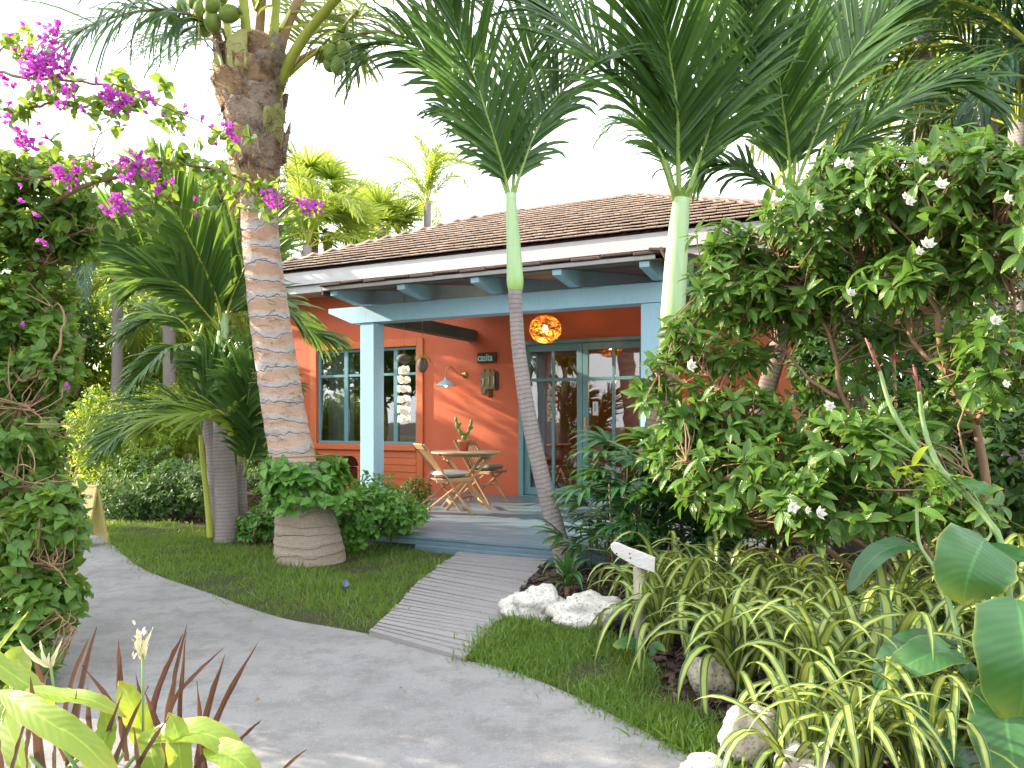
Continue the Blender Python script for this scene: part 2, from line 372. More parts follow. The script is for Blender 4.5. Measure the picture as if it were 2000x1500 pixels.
# ------------------------------------------------------------------ ground, lawn, path
def flat(name, pts, z, mat, thick=0.0):
    pts = [A2(p)[:2] for p in pts]; n = len(pts); v = [(*p, z) for p in pts]
    mb = MB(); mb.add(v, [list(range(n))])
    if thick:
        lo = [(*p, z - thick) for p in pts]; mb.add(v + lo, [[i, (i + 1) % n, n + (i + 1) % n, n + i] for i in range(n)])
    o = mb.build(name, mat, None, False); o.data.update()
    if o.data.polygons[0].normal.z < 0: o.data.flip_normals()
    return o
gx = np.concatenate([[-260, -60], np.linspace(-14, 14, 57), [60, 260]]); gy = np.concatenate([[-120, -20], np.linspace(-6, 26, 65), [70, 330]])
X, Yg = np.meshgrid(gx, gy); Zg = -.012 + .006 * np.sin(X * 2.1) * np.cos(Yg * 1.7)
nx, ny = len(gx), len(gy); ii, jj = np.meshgrid(np.arange(ny - 1), np.arange(nx - 1), indexing='ij'); q = (ii * nx + jj).ravel()
struct(MB().add(np.stack([X, Yg, Zg], -1).reshape(-1, 3), np.stack([q, q + 1, q + nx + 1, q + nx], 1)).build('ground', M['soil']))
def smooth_px(pts, n): return spline([(*p, 0) for p in pts], n)[:, :2]
edgeA = smooth_px([(185, 940), (182, 975), (190, 1015), (210, 1052), (250, 1092), (300, 1122), (400, 1157), (540, 1206), (650, 1227), (725, 1241)], 40)
edgeB = smooth_px([(905, 1291), (1000, 1312), (1150, 1375), (1300, 1453), (1395, 1500), (1530, 1590)], 24)
wA = [G(*p) for p in edgeA]; wB = [G(*p) for p in edgeB]
path_poly = [(-9, 17.5, 0), (-5.2, 16.8, 0)] + wA + wB + [(1.35, 1.2, 0), (-4, 0.6, 0), (-9, 3, 0)]
struct(flat('path', path_poly, .006, M['concrete'], .05))
lawn1_px = [(190, 1010), (230, 1018), (330, 1022), (420, 1036), (540, 1062), (640, 1078), (720, 1070), (770, 1048), (850, 1056), (905, 1080), (868, 1108), (815, 1150), (772, 1198), (725, 1241)]
lawn1 = [G(*p) for p in lawn1_px] + wA[::-1][1:-4]
lawn2_px = [(905, 1291), (955, 1240), (985, 1205), (1060, 1228), (1150, 1240), (1230, 1262), (1285, 1330), (1340, 1385), (1420, 1430), (1450, 1500), (1530, 1590)]
lawn2 = [G(*p) for p in lawn2_px] + wB[::-1][1:-1]
lawn3 = [(-16, 18.2, 0), (-5.5, 17.6, 0), (-5.6, 20.5, 0), (-18, 22.5, 0)]
for pl in (lawn1, lawn2, lawn3): struct(flat('lawn', pl, .001 if pl is not lawn3 else .002, M['turf']))
def inside(poly, pts):
    p = A2([A2(q)[:2] for q in poly]); x, y = pts[:, 0], pts[:, 1]; c = np.zeros(len(pts), bool)
    for i in range(len(p)):
        a, b = p[i], p[i - 1]
        if a[1] == b[1]: continue
        c ^= ((a[1] > y) != (b[1] > y)) & (x < (b[0] - a[0]) * (y - a[1]) / (b[1] - a[1]) + a[0])
    return c
def pnoise(x, y, s=1.0):
    return (np.sin(x * 2.3 * s + 1.3) * np.sin(y * 2.9 * s + .4) + np.sin(x * 5.1 * s + y * 3.7 * s) * .6 + np.sin(x * 9.7 * s - y * 8.3 * s + 2) * .4) / 2
M['grass'] = leafmat('grass_blade', (.055, .125, .02), (.15, .25, .05), tf=.35, rough=.5, spots=(.26, .22, .09))
def grass(name, poly, n, hmin, hmax, label, w=.0035, bare=-.42):
    pp = A2([A2(q)[:2] for q in poly]); lo, hi = pp.min(0), pp.max(0)
    pts = RNG.uniform(lo, hi, (n, 2)); pts = pts[inside(poly, pts)]; m = pnoise(pts[:, 0], pts[:, 1])
    pts = pts[m + RNG.normal(0, .25, len(pts)) > bare]; k = len(pts); m = pnoise(pts[:, 0], pts[:, 1])
    pts = pts + RNG.normal(0, .035, (k, 2)) * RNG.choice([.4, .6, 1.6], k)[:, None]
    mb = MB(); d = np.stack([RNG.normal(0, .55, k), RNG.normal(0, .55, k), np.ones(k)], 1)
    scatter(mb, template(1.0, .11, 4, 1, 'lance', .35, 0), np.c_[pts, np.zeros(k)], d, rnd(k), RNG.uniform(hmin, hmax, k) * (1 + .5 * m) * RNG.choice([1, 1, 1, 1, 1.9], k))
    o = mb.build(name, M['grass']); stuff(tag(o, label, 'grass')); return o
grass('grass', lawn1, 300000, .018, .042, 'green lawn between the curving path and the porch')
grass('grass', lawn2, 115000, .018, .045, 'patchy tufts of grass beside the path below the white rocks', bare=-.3)
grass('grass', lawn3, 16000, .05, .09, 'far strip of mown grass beyond the path at left')
# boardwalk
bwL = smooth_px([(903, 1079), (868, 1104), (812, 1148), (770, 1196), (722, 1243)], 200)
bwR = smooth_px([(1088, 1087), (1056, 1112), (1012, 1162), (985, 1204), (958, 1238), (903, 1294)], 200)
wl_ = A2([G(*p) for p in bwL]); wr_ = A2([G(*p) for p in bwR])
bw = thing('boardwalk', 'grey weathered plank boardwalk leading from the concrete path to the porch', 'boardwalk', G(900, 1170)); bo = G(900, 1170)
NPL = 30
cuts = np.cumsum(RNG.uniform(.8, 1.2, NPL + 1)); cuts = (cuts - cuts[0]) / (cuts[-1] - cuts[0])
for i in range(NPL):
    a0, a1 = cuts[i], cuts[i + 1]; f = lambda W, t: A2([np.interp(t, np.linspace(0, 1, 200), W[:, k]) for k in range(3)])
    g = .012 / 3.6; c = [f(wl_, a0 + g), f(wr_, a0 + g), f(wr_, a1 - g), f(wl_, a1 - g)]
    ext = RNG.uniform(-.015, .02, 2); c[0] = c[0] + (c[0] - c[1]) * ext[0]; c[3] = c[3] + (c[3] - c[2]) * ext[0]; c[1] = c[1] + (c[1] - c[0]) * ext[1]; c[2] = c[2] + (c[2] - c[3]) * ext[1]
    zt = .034 + RNG.uniform(-.002, .003); ctr = sum(c) / 4; top = [p - ctr + A2([0, 0, zt]) for p in c]
    ins = [p * A2([.997, .985, 1]) for p in top]; ins = [p + A2([0, 0, .0]) for p in ins]; mid = [p - A2([0, 0, .004]) for p in top]; bot = [p - A2([0, 0, .03]) for p in top]
    v = ins + mid + bot; fs = [[3, 2, 1, 0]] + [[k + r * 4, (k + 1) % 4 + r * 4, (k + 1) % 4 + r * 4 + 4, k + r * 4 + 4] for r in (0, 1) for k in range(4)]
    o = MB().add(v, fs).build('plank', M['board'], bw, False); o.location = ctr - bo
# ------------------------------------------------------------------ cottage
HS = thing('cottage', 'orange plastered garden cottage with a brown tiled roof and teal windows and doors', 'cottage', HO, HRZ)
def hb(mb, s0, s1, t0, t1, z0, z1, ch=0.0, mi=0): return box(mb, ((s0 + s1) / 2, (t0 + t1) / 2, (z0 + z1) / 2), (s1 - s0, t1 - t0, z1 - z0), None, mi, ch)
WS, WE, WZ = -5.0, 3.9, 3.50
WX0, WX1, WZ0, WZ1 = -3.94, -1.86, .89, 2.50
DX0, DX1, DZ1 = 0.0, 2.05, 2.485
w = MB()
hb(w, WS, WX0, 0, .2, -.05, WZ); hb(w, WX0, WX1, 0, .2, WZ1, WZ); hb(w, WX0, WX1, 0, .2, -.05, WZ0); hb(w, WX1, DX0, 0, .2, -.05, WZ)
hb(w, DX0, DX1, 0, .2, DZ1, WZ); hb(w, DX1, WE, 0, .2, -.05, WZ); hb(w, WS, WS + .2, .2, 6, -.05, WZ); hb(w, WE - .2, WE, .2, 6, -.05, WZ); hb(w, WS, WE, 6, 6.2, -.05, WZ)
w.build('wall', M['plaster'], HS, False)
ins = MB(); hb(ins, WS + .2, WE - .2, .2, 6, .08, .13)
ins.build('floor', M['ifloor'], HS, False)
ins = MB(); hb(ins, WS + .2, WE - .2, 4.2, 4.3, .13, 3.2); hb(ins, WS + .2, WE - .2, .2, 6, 3.2, 3.25); hb(ins, -1.2, -1.1, .9, 4.2, .13, 3.2)
ins.build('interior_wall', M['inner'], HS, False)
# corner boards and right-hand facade trim
cb = MB(); hb(cb, WE - .14, WE + .02, -.025, .0, -.02, WZ, .004); cb.build('corner_board', M['orange_wood'], HS, False)
# window surround
for nm, a in (('window_casing', (WX0 - .14, WX0 - .005, -.04, .0, WZ0 - .78, WZ1 + .15)), ('window_casing', (WX1 + .005, WX1 + .13, -.04, .0, WZ0 - .78, WZ1 + .12)),
              ('window_casing', (WX0 - .005, WX1 + .005, -.036, .0, WZ1 + .002, WZ1 + .13)), ('window_sill', (WX0 - .003, WX1 + .003, -.075, .0, WZ0 - .10, WZ0 - .004))):
    hb(MB(), *a, .006).build(nm, M['orange_wood'], HS, False)
zc = WZ0 - .102; k = 0
while zc > .15:
    z0 = max(.12, zc - .118); o = box(MB(), ((WX0 + WX1) / 2, -.022, (z0 + zc) / 2), (WX1 - WX0 - .005, .018, zc - z0 - .004), ch=.003, M=Matrix.Rotation(math.radians(-4), 3, 'X')).build('clapboard', M['orange_wood'], HS, False); zc -= .116
# window: teal frame, mullions, four double panes
wf = MB(); FW = .045
hb(wf, WX0, WX1, .02, .10, WZ1 - FW, WZ1, .004); hb(wf, WX0, WX1, .02, .10, WZ0, WZ0 + FW, .004); hb(wf, WX0, WX0 + FW, .02, .10, WZ0 + FW, WZ1 - FW, .004); hb(wf, WX1 - FW, WX1, .02, .10, WZ0 + FW, WZ1 - FW, .004)
win = wf.build('window', M['teal'], HS, False)
mull = [-3.337, -2.82, -2.305]; zr = 2.055
for s_ in mull: hb(MB(), s_ - .04, s_ + .04, .025, .095, WZ0 + FW, WZ1 - FW, .004).build('mullion', M['teal'], win, False)
ed = [WX0 + FW] + [x for s_ in mull for x in (s_ - .04, s_ + .04)] + [WX1 - FW]
for i in range(4):
    a, b = ed[2 * i], ed[2 * i + 1]
    hb(MB(), a, b, .03, .085, zr - .022, zr + .022, .004).build('glazing_bar', M['teal'], win, False)
    for z0, z1 in ((WZ0 + FW, zr - .022), (zr + .022, WZ1 - FW)): hb(MB(), a, b, .055, .061, z0, z1).build('pane', M['glass'], win, False)
# doors
dfm = MB(); hb(dfm, DX0, DX0 + .08, -.05, .12, .14, DZ1, .005); hb(dfm, DX1 - .08, DX1, -.05, .12, .14, DZ1, .005); hb(dfm, DX0 + .08, DX1 - .08, -.05, .12, DZ1 - .06, DZ1, .005)
dfm.build('door_frame', M['teal'], HS, False)
thr = MB(); hb(thr, DX0 + .08, DX1 - .08, -.04, .12, .125, .155, .004); thr.build('threshold', M['teal'], HS, False)
def leaf_door(s0, s1, left):
    st = .085; d = MB(); za, zb = .165, DZ1 - .065; rb = .11; rt = .10
    hb(d, s0, s0 + st, .0, .055, za, zb, .004); hb(d, s1 - st, s1, .0, .055, za, zb, .004); hb(d, s0 + st, s1 - st, .003, .052, zb - rt, zb, .003); hb(d, s0 + st, s1 - st, .003, .052, za, za + rb, .003)
    o = d.build('door', M['teal'], HS, False); a, b = s0 + st, s1 - st; c = (a + b) / 2; zm = 1.895
    hb(MB(), c - .022, c + .022, .005, .05, za + rb, zb - rt, .003).build('mullion', M['teal'], o, False)
    for x0, x1 in ((a, c - .022), (c + .022, b)):
        hb(MB(), x0, x1, .007, .048, zm - .025, zm + .025, .003).build('glazing_bar', M['teal'], o, False)
        for z0, z1 in ((za + rb, zm - .025), (zm + .025, zb - rt)): hb(MB(), x0, x1, .025, .031, z0, z1).build('pane', M['glass'], o, False)
    return o
d1 = leaf_door(DX0 + .083, 1.018, True); d2 = leaf_door(1.024, DX1 - .083, False)
hn = MB(); hb(hn, 1.045, 1.085, -.012, -.001, 1.08, 1.34, .004); tube(hn, [(1.065, -.01, 1.21), (1.065, -.055, 1.21), (1.10, -.062, 1.208), (1.19, -.062, 1.20)], [.009, .009, .009, .007], 8)
lathe(hn, [(0, 0), (.011, 0), (.011, .012), (0, .014)], 10, (1.065, -.012, 1.30), M=Matrix.Rotation(math.radians(90), 3, 'X')); hn.build('handle', M['brass'], d2, False)
nt = MB(); hb(nt, 1.175, 1.255, .018, .0235, 1.36, 1.56); nt.build('paper_notice', plainmat('notice_paper', (.62, .68, .70), .7), d2, False)
np_ = MB(); hb(np_, 1.20, 1.225, .0165, .0178, 1.42, 1.53); np_.build('notice_print', plainmat('notice_print_blue', (.18, .40, .50), .7), d2, False)
# diamond lattice in the lower door pane
dl = MB(); cx, cz = .80, .62
for p, q_ in (((-.07, 0), (0, .13)), ((0, .13), (.07, 0)), ((.07, 0), (0, -.13)), ((0, -.13), (-.07, 0)), ((0, -.13), (0, -.34)), ((-.17, 0), (-.07, 0)), ((.07, 0), (.15, 0)), ((-.17, -.2), (.15, -.2)), ((0, .13), (0, .2))):
    tube(dl, [(cx + p[0], .07, cz + p[1]), (cx + q_[0], .07, cz + q_[1])], .007, 6)
dl.build('door_grille', plainmat('pale_grille', (.35, .36, .34), .5), HS, False)
# curtains behind the window and the left door
def curtain(s0, s1, z0, z1, name='curtain', t=.30, m='curtain'):
    n = 60; s_ = np.linspace(s0, s1, n); y = t + .03 * np.sin(s_ * 55) + .01 * np.sin(s_ * 23); v = np.concatenate([np.c_[s_, y, np.full(n, z0)], np.c_[s_, y, np.full(n, z1)]])
    i = np.arange(n - 1); MB().add(v, np.stack([i, i + 1, n + i + 1, n + i], 1)).build(name, M[m], HS)
curtain(-3.93, -3.35, .2, 2.6); curtain(-2.02, -1.8, .2, 2.6); curtain(.02, .30, .15, 2.5); curtain(1.88, 2.05, .15, 2.5)
# fascia, soffit
EV = -.6; S0, S1, TB = -5.6, 4.47, 6.6; ZE = 3.78; PT = .44
def ring(mb, off, z0, z1, th):
    a, b, c, d = S0 + off, S1 - off, EV + off, TB - off
    hb(mb, a, b, c, c + th, z0, z1, .004); hb(mb, a, b, d - th, d, z0, z1, .004); hb(mb, a, a + th, c + th, d - th, z0, z1, .004); hb(mb, b - th, b, c + th, d - th, z0, z1, .004)
f1 = MB(); ring(f1, 0, 3.55, 3.77, .03); f1.build('fascia', M['fascia'], HS, False)
f2 = MB(); ring(f2, .05, 3.42, 3.548, .03); f2.build('fascia', M['soffit'], HS, False)
sf = MB(); hb(sf, S0 + .08, S1 - .08, EV + .08, TB - .08, 3.44, 3.46); sf.build('soffit', M['soffit'], HS, False)
# main roof
RH = 3.6; ZR = ZE + PT * RH
rv = [(S0, EV, ZE), (S1, EV, ZE), (S1, TB, ZE), (S0, TB, ZE), (S0 + RH, EV + RH, ZR), (S1 - RH, EV + RH, ZR)]
rb_ = MB(); rb_.add(rv, [[0, 1, 5, 4], [2, 3, 4, 5]]); rb_.add(rv, [[1, 2, 5], [3, 0, 4]]); roof = rb_.build('roof', M['darktile'], HS, False)
ang = math.atan(PT); EXP = .262 * math.cos(ang); TW = .168
tl = []
for r in range(15):
    d = r * EXP; a, b = S0 + d * 1.0 + .02, S1 - d * 1.0 - .02; off = (r % 2) * TW / 2 + RNG.uniform(-.02, .02); n = int((b - a) / TW)
    for k in range(n):
        s_ = a + off + (k + .5) * TW
        if s_ > b - TW / 2: continue
        tl.append((s_, EV + d + .145 * math.cos(ang) - .03, ZE + PT * (d + .145 * math.cos(ang) - .03) + .040))
def tile_mb(w_, l_, h_):
    return box(MB(), (0, 0, 0), (w_, l_, h_), ch=.006)
tmesh = [tile_mb(TW - .006, .33, .018 + .003 * i).mesh('roof_tile', M['tile'], False) for i in range(3)]
tl = sorted(tl, key=lambda p: np.linalg.norm(F(*p) - A2([0, 0, EYE])))
for p in tl[:290]: link('roof_tile', R.choice(tmesh), roof, p, (ang - math.radians(10.5) + R.uniform(-.02, .02), R.uniform(-.015, .015), R.uniform(-.01, .01)))
rest = MB()
for p in tl[290:]: box(rest, p, (TW - .006, .33, .020), Matrix.Rotation(ang - math.radians(10.5) + R.uniform(-.02, .02), 3, 'X'), 0, .006)
# side planes tiled the same way as one piece
for r in range(14):
    d = r * EXP; a, b = EV + d, TB - d
    for k in range(int((b - a) / .34)):
        t_ = a + (k + .5) * .34; zz = ZE + PT * (d + .12) + .03
        for sx, s_ in ((1, S0 + d + .12), (-1, S1 - d - .12)): box(rest, (s_, t_, zz), (.33, .33, .034), Matrix.Rotation(-sx * (ang - .09), 3, 'Y'))
o = rest.build('roof_tile', M['tile'], roof, False); stuff(o)
def capm():
    n = 7; a = np.linspace(-1.25, 1.25, n); c = [np.c_[.12 * r_ * np.sin(a), np.full(n, y), .085 * r_ * np.cos(a) - .02] for y, r_ in ((-.19, 1.1), (.19, .92))]
    ci = [np.c_[.10 * r_ * np.sin(a), np.full(n, y), .07 * r_ * np.cos(a) - .02] for y, r_ in ((-.19, 1.1), (.19, .92))]
    i = np.arange(n - 1); mb = MB(); v = np.concatenate(c + ci)
    mb.add(v, np.concatenate([np.stack([i, i + 1, n + i + 1, n + i], 1), np.stack([i, 2 * n + i, 2 * n + i + 1, i + 1], 1)])); return mb.mesh('ridge_tile', M['capt'])
cap = capm()
def caps(p, q_):
    p, q_ = Vector(p), Vector(q_); L = (q_ - p).length; n = int(L / .33); d = (q_ - p).normalized(); qt = d.to_track_quat('Y', 'Z').to_euler()
    for k in range(n): link('ridge_tile', cap, roof, p + d * (k + .5) * L / n + Vector((0, 0, .012)), (qt.x + .03, qt.y + R.uniform(-.04, .04), qt.z))
caps(rv[0], rv[4]); caps(rv[4], rv[5]); caps(rv[1], rv[5])
# ------------------------------------------------------------------ porch
PO = thing('porch', 'pale blue timber porch with square posts, a heavy beam and a low tiled roof', 'porch', HO, HRZ)
def prism(mb, prof, s0, s1, mi=0):
    n = len(prof); v = [(s0, *p) for p in prof] + [(s1, *p) for p in prof]
    mb.add(v, [[i, (i + 1) % n, n + (i + 1) % n, n + i] for i in range(n)], None, mi); mb.F.append((A2([list(range(n))[::-1]]) + mb.n - 2 * n, mi)); mb.F.append((A2([list(range(n))]) + mb.n - n, mi)); return mb
for s_ in (-.90, 2.74): hb(MB(), s_, s_ + .215, -2.735, -2.52, .05 if s_ > 0 else 0, 2.508, .008).build('post', M['blue'], PO, False)
bm_ = MB(); prof = [(-1.39, 2.715), (-1.39, 2.66), (-1.02, 2.51), (2.98, 2.51), (3.27, 2.62), (3.27, 2.715)]; n = len(prof)
v = [(s_, -2.75, z) for s_, z in prof] + [(s_, -2.53, z) for s_, z in prof]
bm_.add(v, [[i, n + i, n + (i + 1) % n, (i + 1) % n] for i in range(n)]); bm_.F.append((A2([list(range(n))]), 0)); bm_.F.append((A2([list(range(n))[::-1]]) + n, 0))
bm_.build('beam', M['blue'], PO, False)
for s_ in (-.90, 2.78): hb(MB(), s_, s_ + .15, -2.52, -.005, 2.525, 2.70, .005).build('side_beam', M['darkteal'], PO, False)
for s_ in (-.90, .06, 1.02, 1.98, 2.90): prism(MB(), [(-3.3, 2.77), (-3.3, 2.825), (-.03, 3.30), (-.03, 3.11), (-2.84, 2.718)], s_, s_ + .10).build('rafter', M['blue'], PO, False)
sl = .145; a = math.atan(sl)
k = 0; t_ = -3.27
while t_ < -.15:
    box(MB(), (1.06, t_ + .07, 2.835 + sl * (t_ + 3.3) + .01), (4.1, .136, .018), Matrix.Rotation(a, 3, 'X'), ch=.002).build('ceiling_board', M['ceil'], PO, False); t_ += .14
hb(MB(), -.99, 3.07, -3.345, -3.318, 2.83, 2.872, .003).build('eaves_board', M['fascia'], PO, False)
hb(MB(), -1.02, -.99, -3.32, -2.7, 2.78, 2.90, .003).build('barge_board', M['darktile'], PO, False)
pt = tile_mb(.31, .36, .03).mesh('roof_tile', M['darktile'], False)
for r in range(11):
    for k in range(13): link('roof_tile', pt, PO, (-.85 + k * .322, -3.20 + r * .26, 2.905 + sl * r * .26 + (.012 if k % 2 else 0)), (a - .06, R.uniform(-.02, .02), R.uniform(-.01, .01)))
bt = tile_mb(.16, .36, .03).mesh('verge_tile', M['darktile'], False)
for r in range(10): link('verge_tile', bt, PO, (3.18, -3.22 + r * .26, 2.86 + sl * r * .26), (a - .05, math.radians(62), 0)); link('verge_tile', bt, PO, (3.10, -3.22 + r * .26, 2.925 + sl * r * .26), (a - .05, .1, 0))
# deck
DK = thing('porch_deck', 'blue grey painted timber deck in front of the cottage doors', 'deck', HO, HRZ)
PW = .118; nf = int(4.15 / PW); pm = {}
for i in range(nf):
    t1 = -4.15 + i * PW; s0 = .02 if t1 < -3.05 else -1.0; L = 4.6 - s0
    if s0 not in pm: pm[s0] = [boxm((L, PW - .006, .03), .003, 'plank', M['deck']) for _ in range(1)][0]
    link('plank', pm[s0], DK, (s0 + L / 2, t1 + PW / 2, .125 + R.uniform(-.0012, .0012)))
fz = MB(); hb(fz, .03, 4.6, -4.14, -4.105, .055, .108, .003); fz.build('fascia', M['deck'], DK, False)
fz = MB(); hb(fz, .9, 4.6, -4.20, -4.165, -.01, .062, .003); fz.build('step_board', M['deck'], DK, False)
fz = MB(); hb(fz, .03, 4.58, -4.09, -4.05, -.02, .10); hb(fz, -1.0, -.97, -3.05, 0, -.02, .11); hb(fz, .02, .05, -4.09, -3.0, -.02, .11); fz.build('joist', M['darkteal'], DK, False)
# ------------------------------------------------------------------ lit lamps
def point(name, loc, e, col, rad=.03, parent=None):
    l = bpy.data.lights.new(name, 'POINT'); l.energy = e; l.color = col; l.shadow_soft_size = rad; o = bpy.data.objects.new(name, l); COL.objects.link(o); o.location = loc
    if parent: o.parent = parent
    return o
M['bulb'] = emitmat('warm_bulb', (1, .62, .25), 22); M['rattan'] = plainmat('woven_rattan', (.62, .30, .06), .6)
def loc_px(u, v, t):
    """place on the plane t in front of the facade"""
    uu = (u - 1000) / FPX; b = HO + HB * t; s = (uu * b[1] - b[0]) / (HA[0] - uu * HA[1]); p = b + HA * s; return s, EYE - (v - HOR) / FPX * p[1], p
s_, z_, p_ = loc_px(1065, 643, -1.25)
pl = thing('pendant_lamp', 'round woven rattan pendant lamp glowing above the doors', 'lamp', (p_[0], p_[1], z_)); RP = .215
rt = MB()
for k in range(46):
    ax = nrm(RNG.normal(size=3)); b1 = nrm(np.cross(ax, [0.3, .2, 1])); b2 = np.cross(ax, b1); off = RNG.uniform(-.75, .75); rr = math.sqrt(1 - off * off)
    th = np.linspace(0, 6.283, 30)[:-1]; pts = (ax * off + rr * (np.cos(th)[:, None] * b1 + np.sin(th)[:, None] * b2)) * RP * RNG.uniform(.97, 1.0); pts[:, 2] *= .86
    tube(rt, np.vstack([pts, pts[:1]]), .0042, 4, cap=False)
rt.build('lamp_shade', M['rattan'], pl); lathe(MB(), [(0, -.045), (.03, -.03), (.038, 0), (.028, .03), (.012, .06), (0, .06)], 14).build('bulb', M['bulb'], pl)
tube(MB(), [(0, 0, .06), (0, 0, 3.03 - z_)], .004, 6).build('cord', M['darkmetal'], pl); lathe(MB(), [(0, .05), (.016, .05), (.016, .10), (0, .10)], 10).build('socket', M['darkmetal'], pl)
point('bulb_light', (0, 0, -.02), 16, (1, .55, .22), .04, pl)
# wall lamp
s_, z_, p_ = loc_px(908, 732, -.001)
wl2 = thing('wall_lamp', 'brass gooseneck wall lamp with a pale blue shade, lit, between window and sign', 'lamp', p_ + A2([0, 0, z_ - p_[2]]), HRZ)
lathe(MB(), [(0, 0), (.052, 0), (.052, .012), (.02, .022), (0, .024)], 20, M=Matrix.Rotation(math.radians(90), 3, 'X')).build('wall_plate', M['brass'], wl2)
tube(MB(), spline([(0, -.02, 0), (-.03, -.09, -.01), (-.08, -.16, .05), (-.13, -.21, .12), (-.185, -.24, .10), (-.20, -.25, 0), (-.20, -.25, -.07)], 24), .008, 8).build('arm', M['brass'], wl2)
lathe(MB(), [(.018, -.04), (.022, -.08), (.05, -.10), (.10, -.125), (.155, -.175), (.16, -.185), (.15, -.178), (.09, -.130), (.02, -.11)], 28, (-.20, -.25, 0)).build('lamp_shade', M['lampblue'], wl2)
lathe(MB(), [(0, -.205), (.022, -.19), (.028, -.165), (.018, -.13), (0, -.12)], 12, (-.20, -.25, 0)).build('bulb', emitmat('soft_bulb', (1, .6, .3), 4), wl2)
point('bulb_light', (-.20, -.25, -.20), .8, (1, .6, .3), .02, wl2)
# table lamp and furniture indoors
it = thing('table_lamp', 'glowing table lamp seen through the upper right door pane', 'lamp', F(2.4, 3.2, .13), HRZ)
lathe(MB(), [(0, 0), (.22, 0), (.22, .03), (.03, .04), (.03, 1.55), (.10, 1.55), (.10, 1.62), (0, 1.62)], 16).build('lamp_base', M['brass'], it)
lathe(MB(), [(.24, 1.66), (.17, 1.88), (.02, 1.90)], 24).build('lamp_shade', emitmat('lit_lamp_shade', (1, .48, .12), 2.5), it)
point('bulb_light', (0, -.4, 1.9), 9, (1, .6, .28), .1, it)
sofa = thing('daybed', 'pale daybed with cushions seen through the window', 'bed', F(-2.7, 1.6, .13), HRZ)
box(MB(), (0, 0, .22), (2.0, .9, .40), ch=.04).build('mattress', M['white'], sofa); box(MB(), (0, .35, .62), (1.9, .2, .5), ch=.07).build('backrest', M['white'], sofa)
box(MB(), (.3, .1, .62), (.45, .16, .4), Matrix.Rotation(-.3, 3, 'X'), ch=.07).build('pillow', M['cushion'], sofa); box(MB(), (.7, -.1, .50), (.5, .3, .12), ch=.03).build('tray', M['black'], sofa)
rchair = thing('dining_table', 'dark dining table inside behind the doors', 'table', F(1.2, 2.4, .13), HRZ + .3)
box(MB(), (0, 0, .74), (1.2, .8, .04), ch=.008).build('tabletop', M['teak'], rchair)
for x in (-.52, .52):
    for y in (-.33, .33): box(MB(), (x, y, .36), (.06, .06, .72), ch=.006).build('leg', M['teak'], rchair, False)
# ------------------------------------------------------------------ table, chairs, small things
DZ = .142
def fold_chair(name, label, loc, facing, cush):
    t = thing(name, label, 'chair', loc, math.atan2(facing[1], facing[0]), 'folding teak chairs on the porch'); W = .225
    for sy in (-1, 1):
        b = MB(); bar(b, (-.30, sy * W, .86), (.30, sy * W, .0), .022, .038, (0, 1, 0)); b.build('long_leg', M['teak'], t, False)
        b = MB(); bar(b, (.20, sy * (W - .028), .41), (-.36, sy * (W - .028), .0), .022, .036, (0, 1, 0)); b.build('short_leg', M['teak'], t, False)
    top = MB(); bar(top, (-.298, -W + .013, .83), (-.298, W - .013, .83), .022, .075, (-.57, 0, .82)); top.build('top_rail', M['teak'], t, False)
    lo = MB(); bar(lo, (-.055, -W + .013, .505), (-.055, W - .013, .505), .02, .04, (-.57, 0, .82)); lo.build('lower_rail', M['teak'], t, False)
    for k in range(7):
        y = (k - 3) * .056; b = MB(); bar(b, (-.268, y, .795), (-.068, y, .525), .012, .026, (0, 1, 0), ch=.002); b.build('slat', M['teak'], t, False)
    for sy in (-1, 1):
        b = MB(); bar(b, (-.14, sy * (W - .014), .415), (.29, sy * (W - .014), .435), .022, .04); b.build('seat_rail', M['teak'], t, False)
    for k in range(6):
        b = MB(); x = -.11 + k * .075; bar(b, (x, -W + .03, .435 + .04 * (x + .1) ), (x, W - .03, .435 + .04 * (x + .1)), .06, .014); b.build('seat_slat', M['teak'], t, False)
    b = MB(); bar(b, (-.30, -W + .02, .05), (-.30, W - .02, .05), .02, .035); b.build('stretcher', M['teak'], t, False)
    b = MB(); bar(b, (.13, -W + .012, .245), (.13, W - .012, .245), .02, .03); b.build('stretcher', M['teak'], t, False)
    # soft cushion: rounded grid
    n = 13; g = np.linspace(-1, 1, n); X_, Y_ = np.meshgrid(g, g); e = (1 - np.abs(X_) ** 5) * (1 - np.abs(Y_) ** 5); h = .045 * np.clip(e, 0, 1) ** .35 * (.8 + .2 * np.cos(X_ * 1.4) * np.cos(Y_ * 1.4))
    cx = X_ * .20 * (1 - .06 * np.abs(Y_) ** 6) + .07; cy = Y_ * .21 * (1 - .06 * np.abs(X_) ** 6); ii, jj = np.meshgrid(np.arange(n - 1), np.arange(n - 1), indexing='ij'); q = (ii * n + jj).ravel(); fs = np.stack([q, q + 1, q + n + 1, q + n], 1)
    mb = MB(); mb.add(np.stack([cx, cy, .495 + h + .03 * cx], -1).reshape(-1, 3), fs); mb.add(np.stack([cx, cy, .492 - h * .9 + .03 * cx], -1).reshape(-1, 3), fs[:, ::-1])
    for x in (-.13,):
        for y in (-.15, .15): tube(mb, [(x, y, .48), (x - .02, y, .455), (x - .01, y + .01, .41)], .005, 5)
    mb.build('cushion', M[cush], t)
    return t
def on_deck(x, y): return A2([x, y, DZ])
fold_chair('folding_chair', 'folding teak chair with pale grey cushion, nearest the front of the deck', on_deck(-.845, 9.38), (.93, .37), 'cushion')
fold_chair('folding_chair', 'folding teak chair with thin olive cushion behind the round table against the orange wall', on_deck(-.43, 10.72), (.84, -.54), 'cushion2')
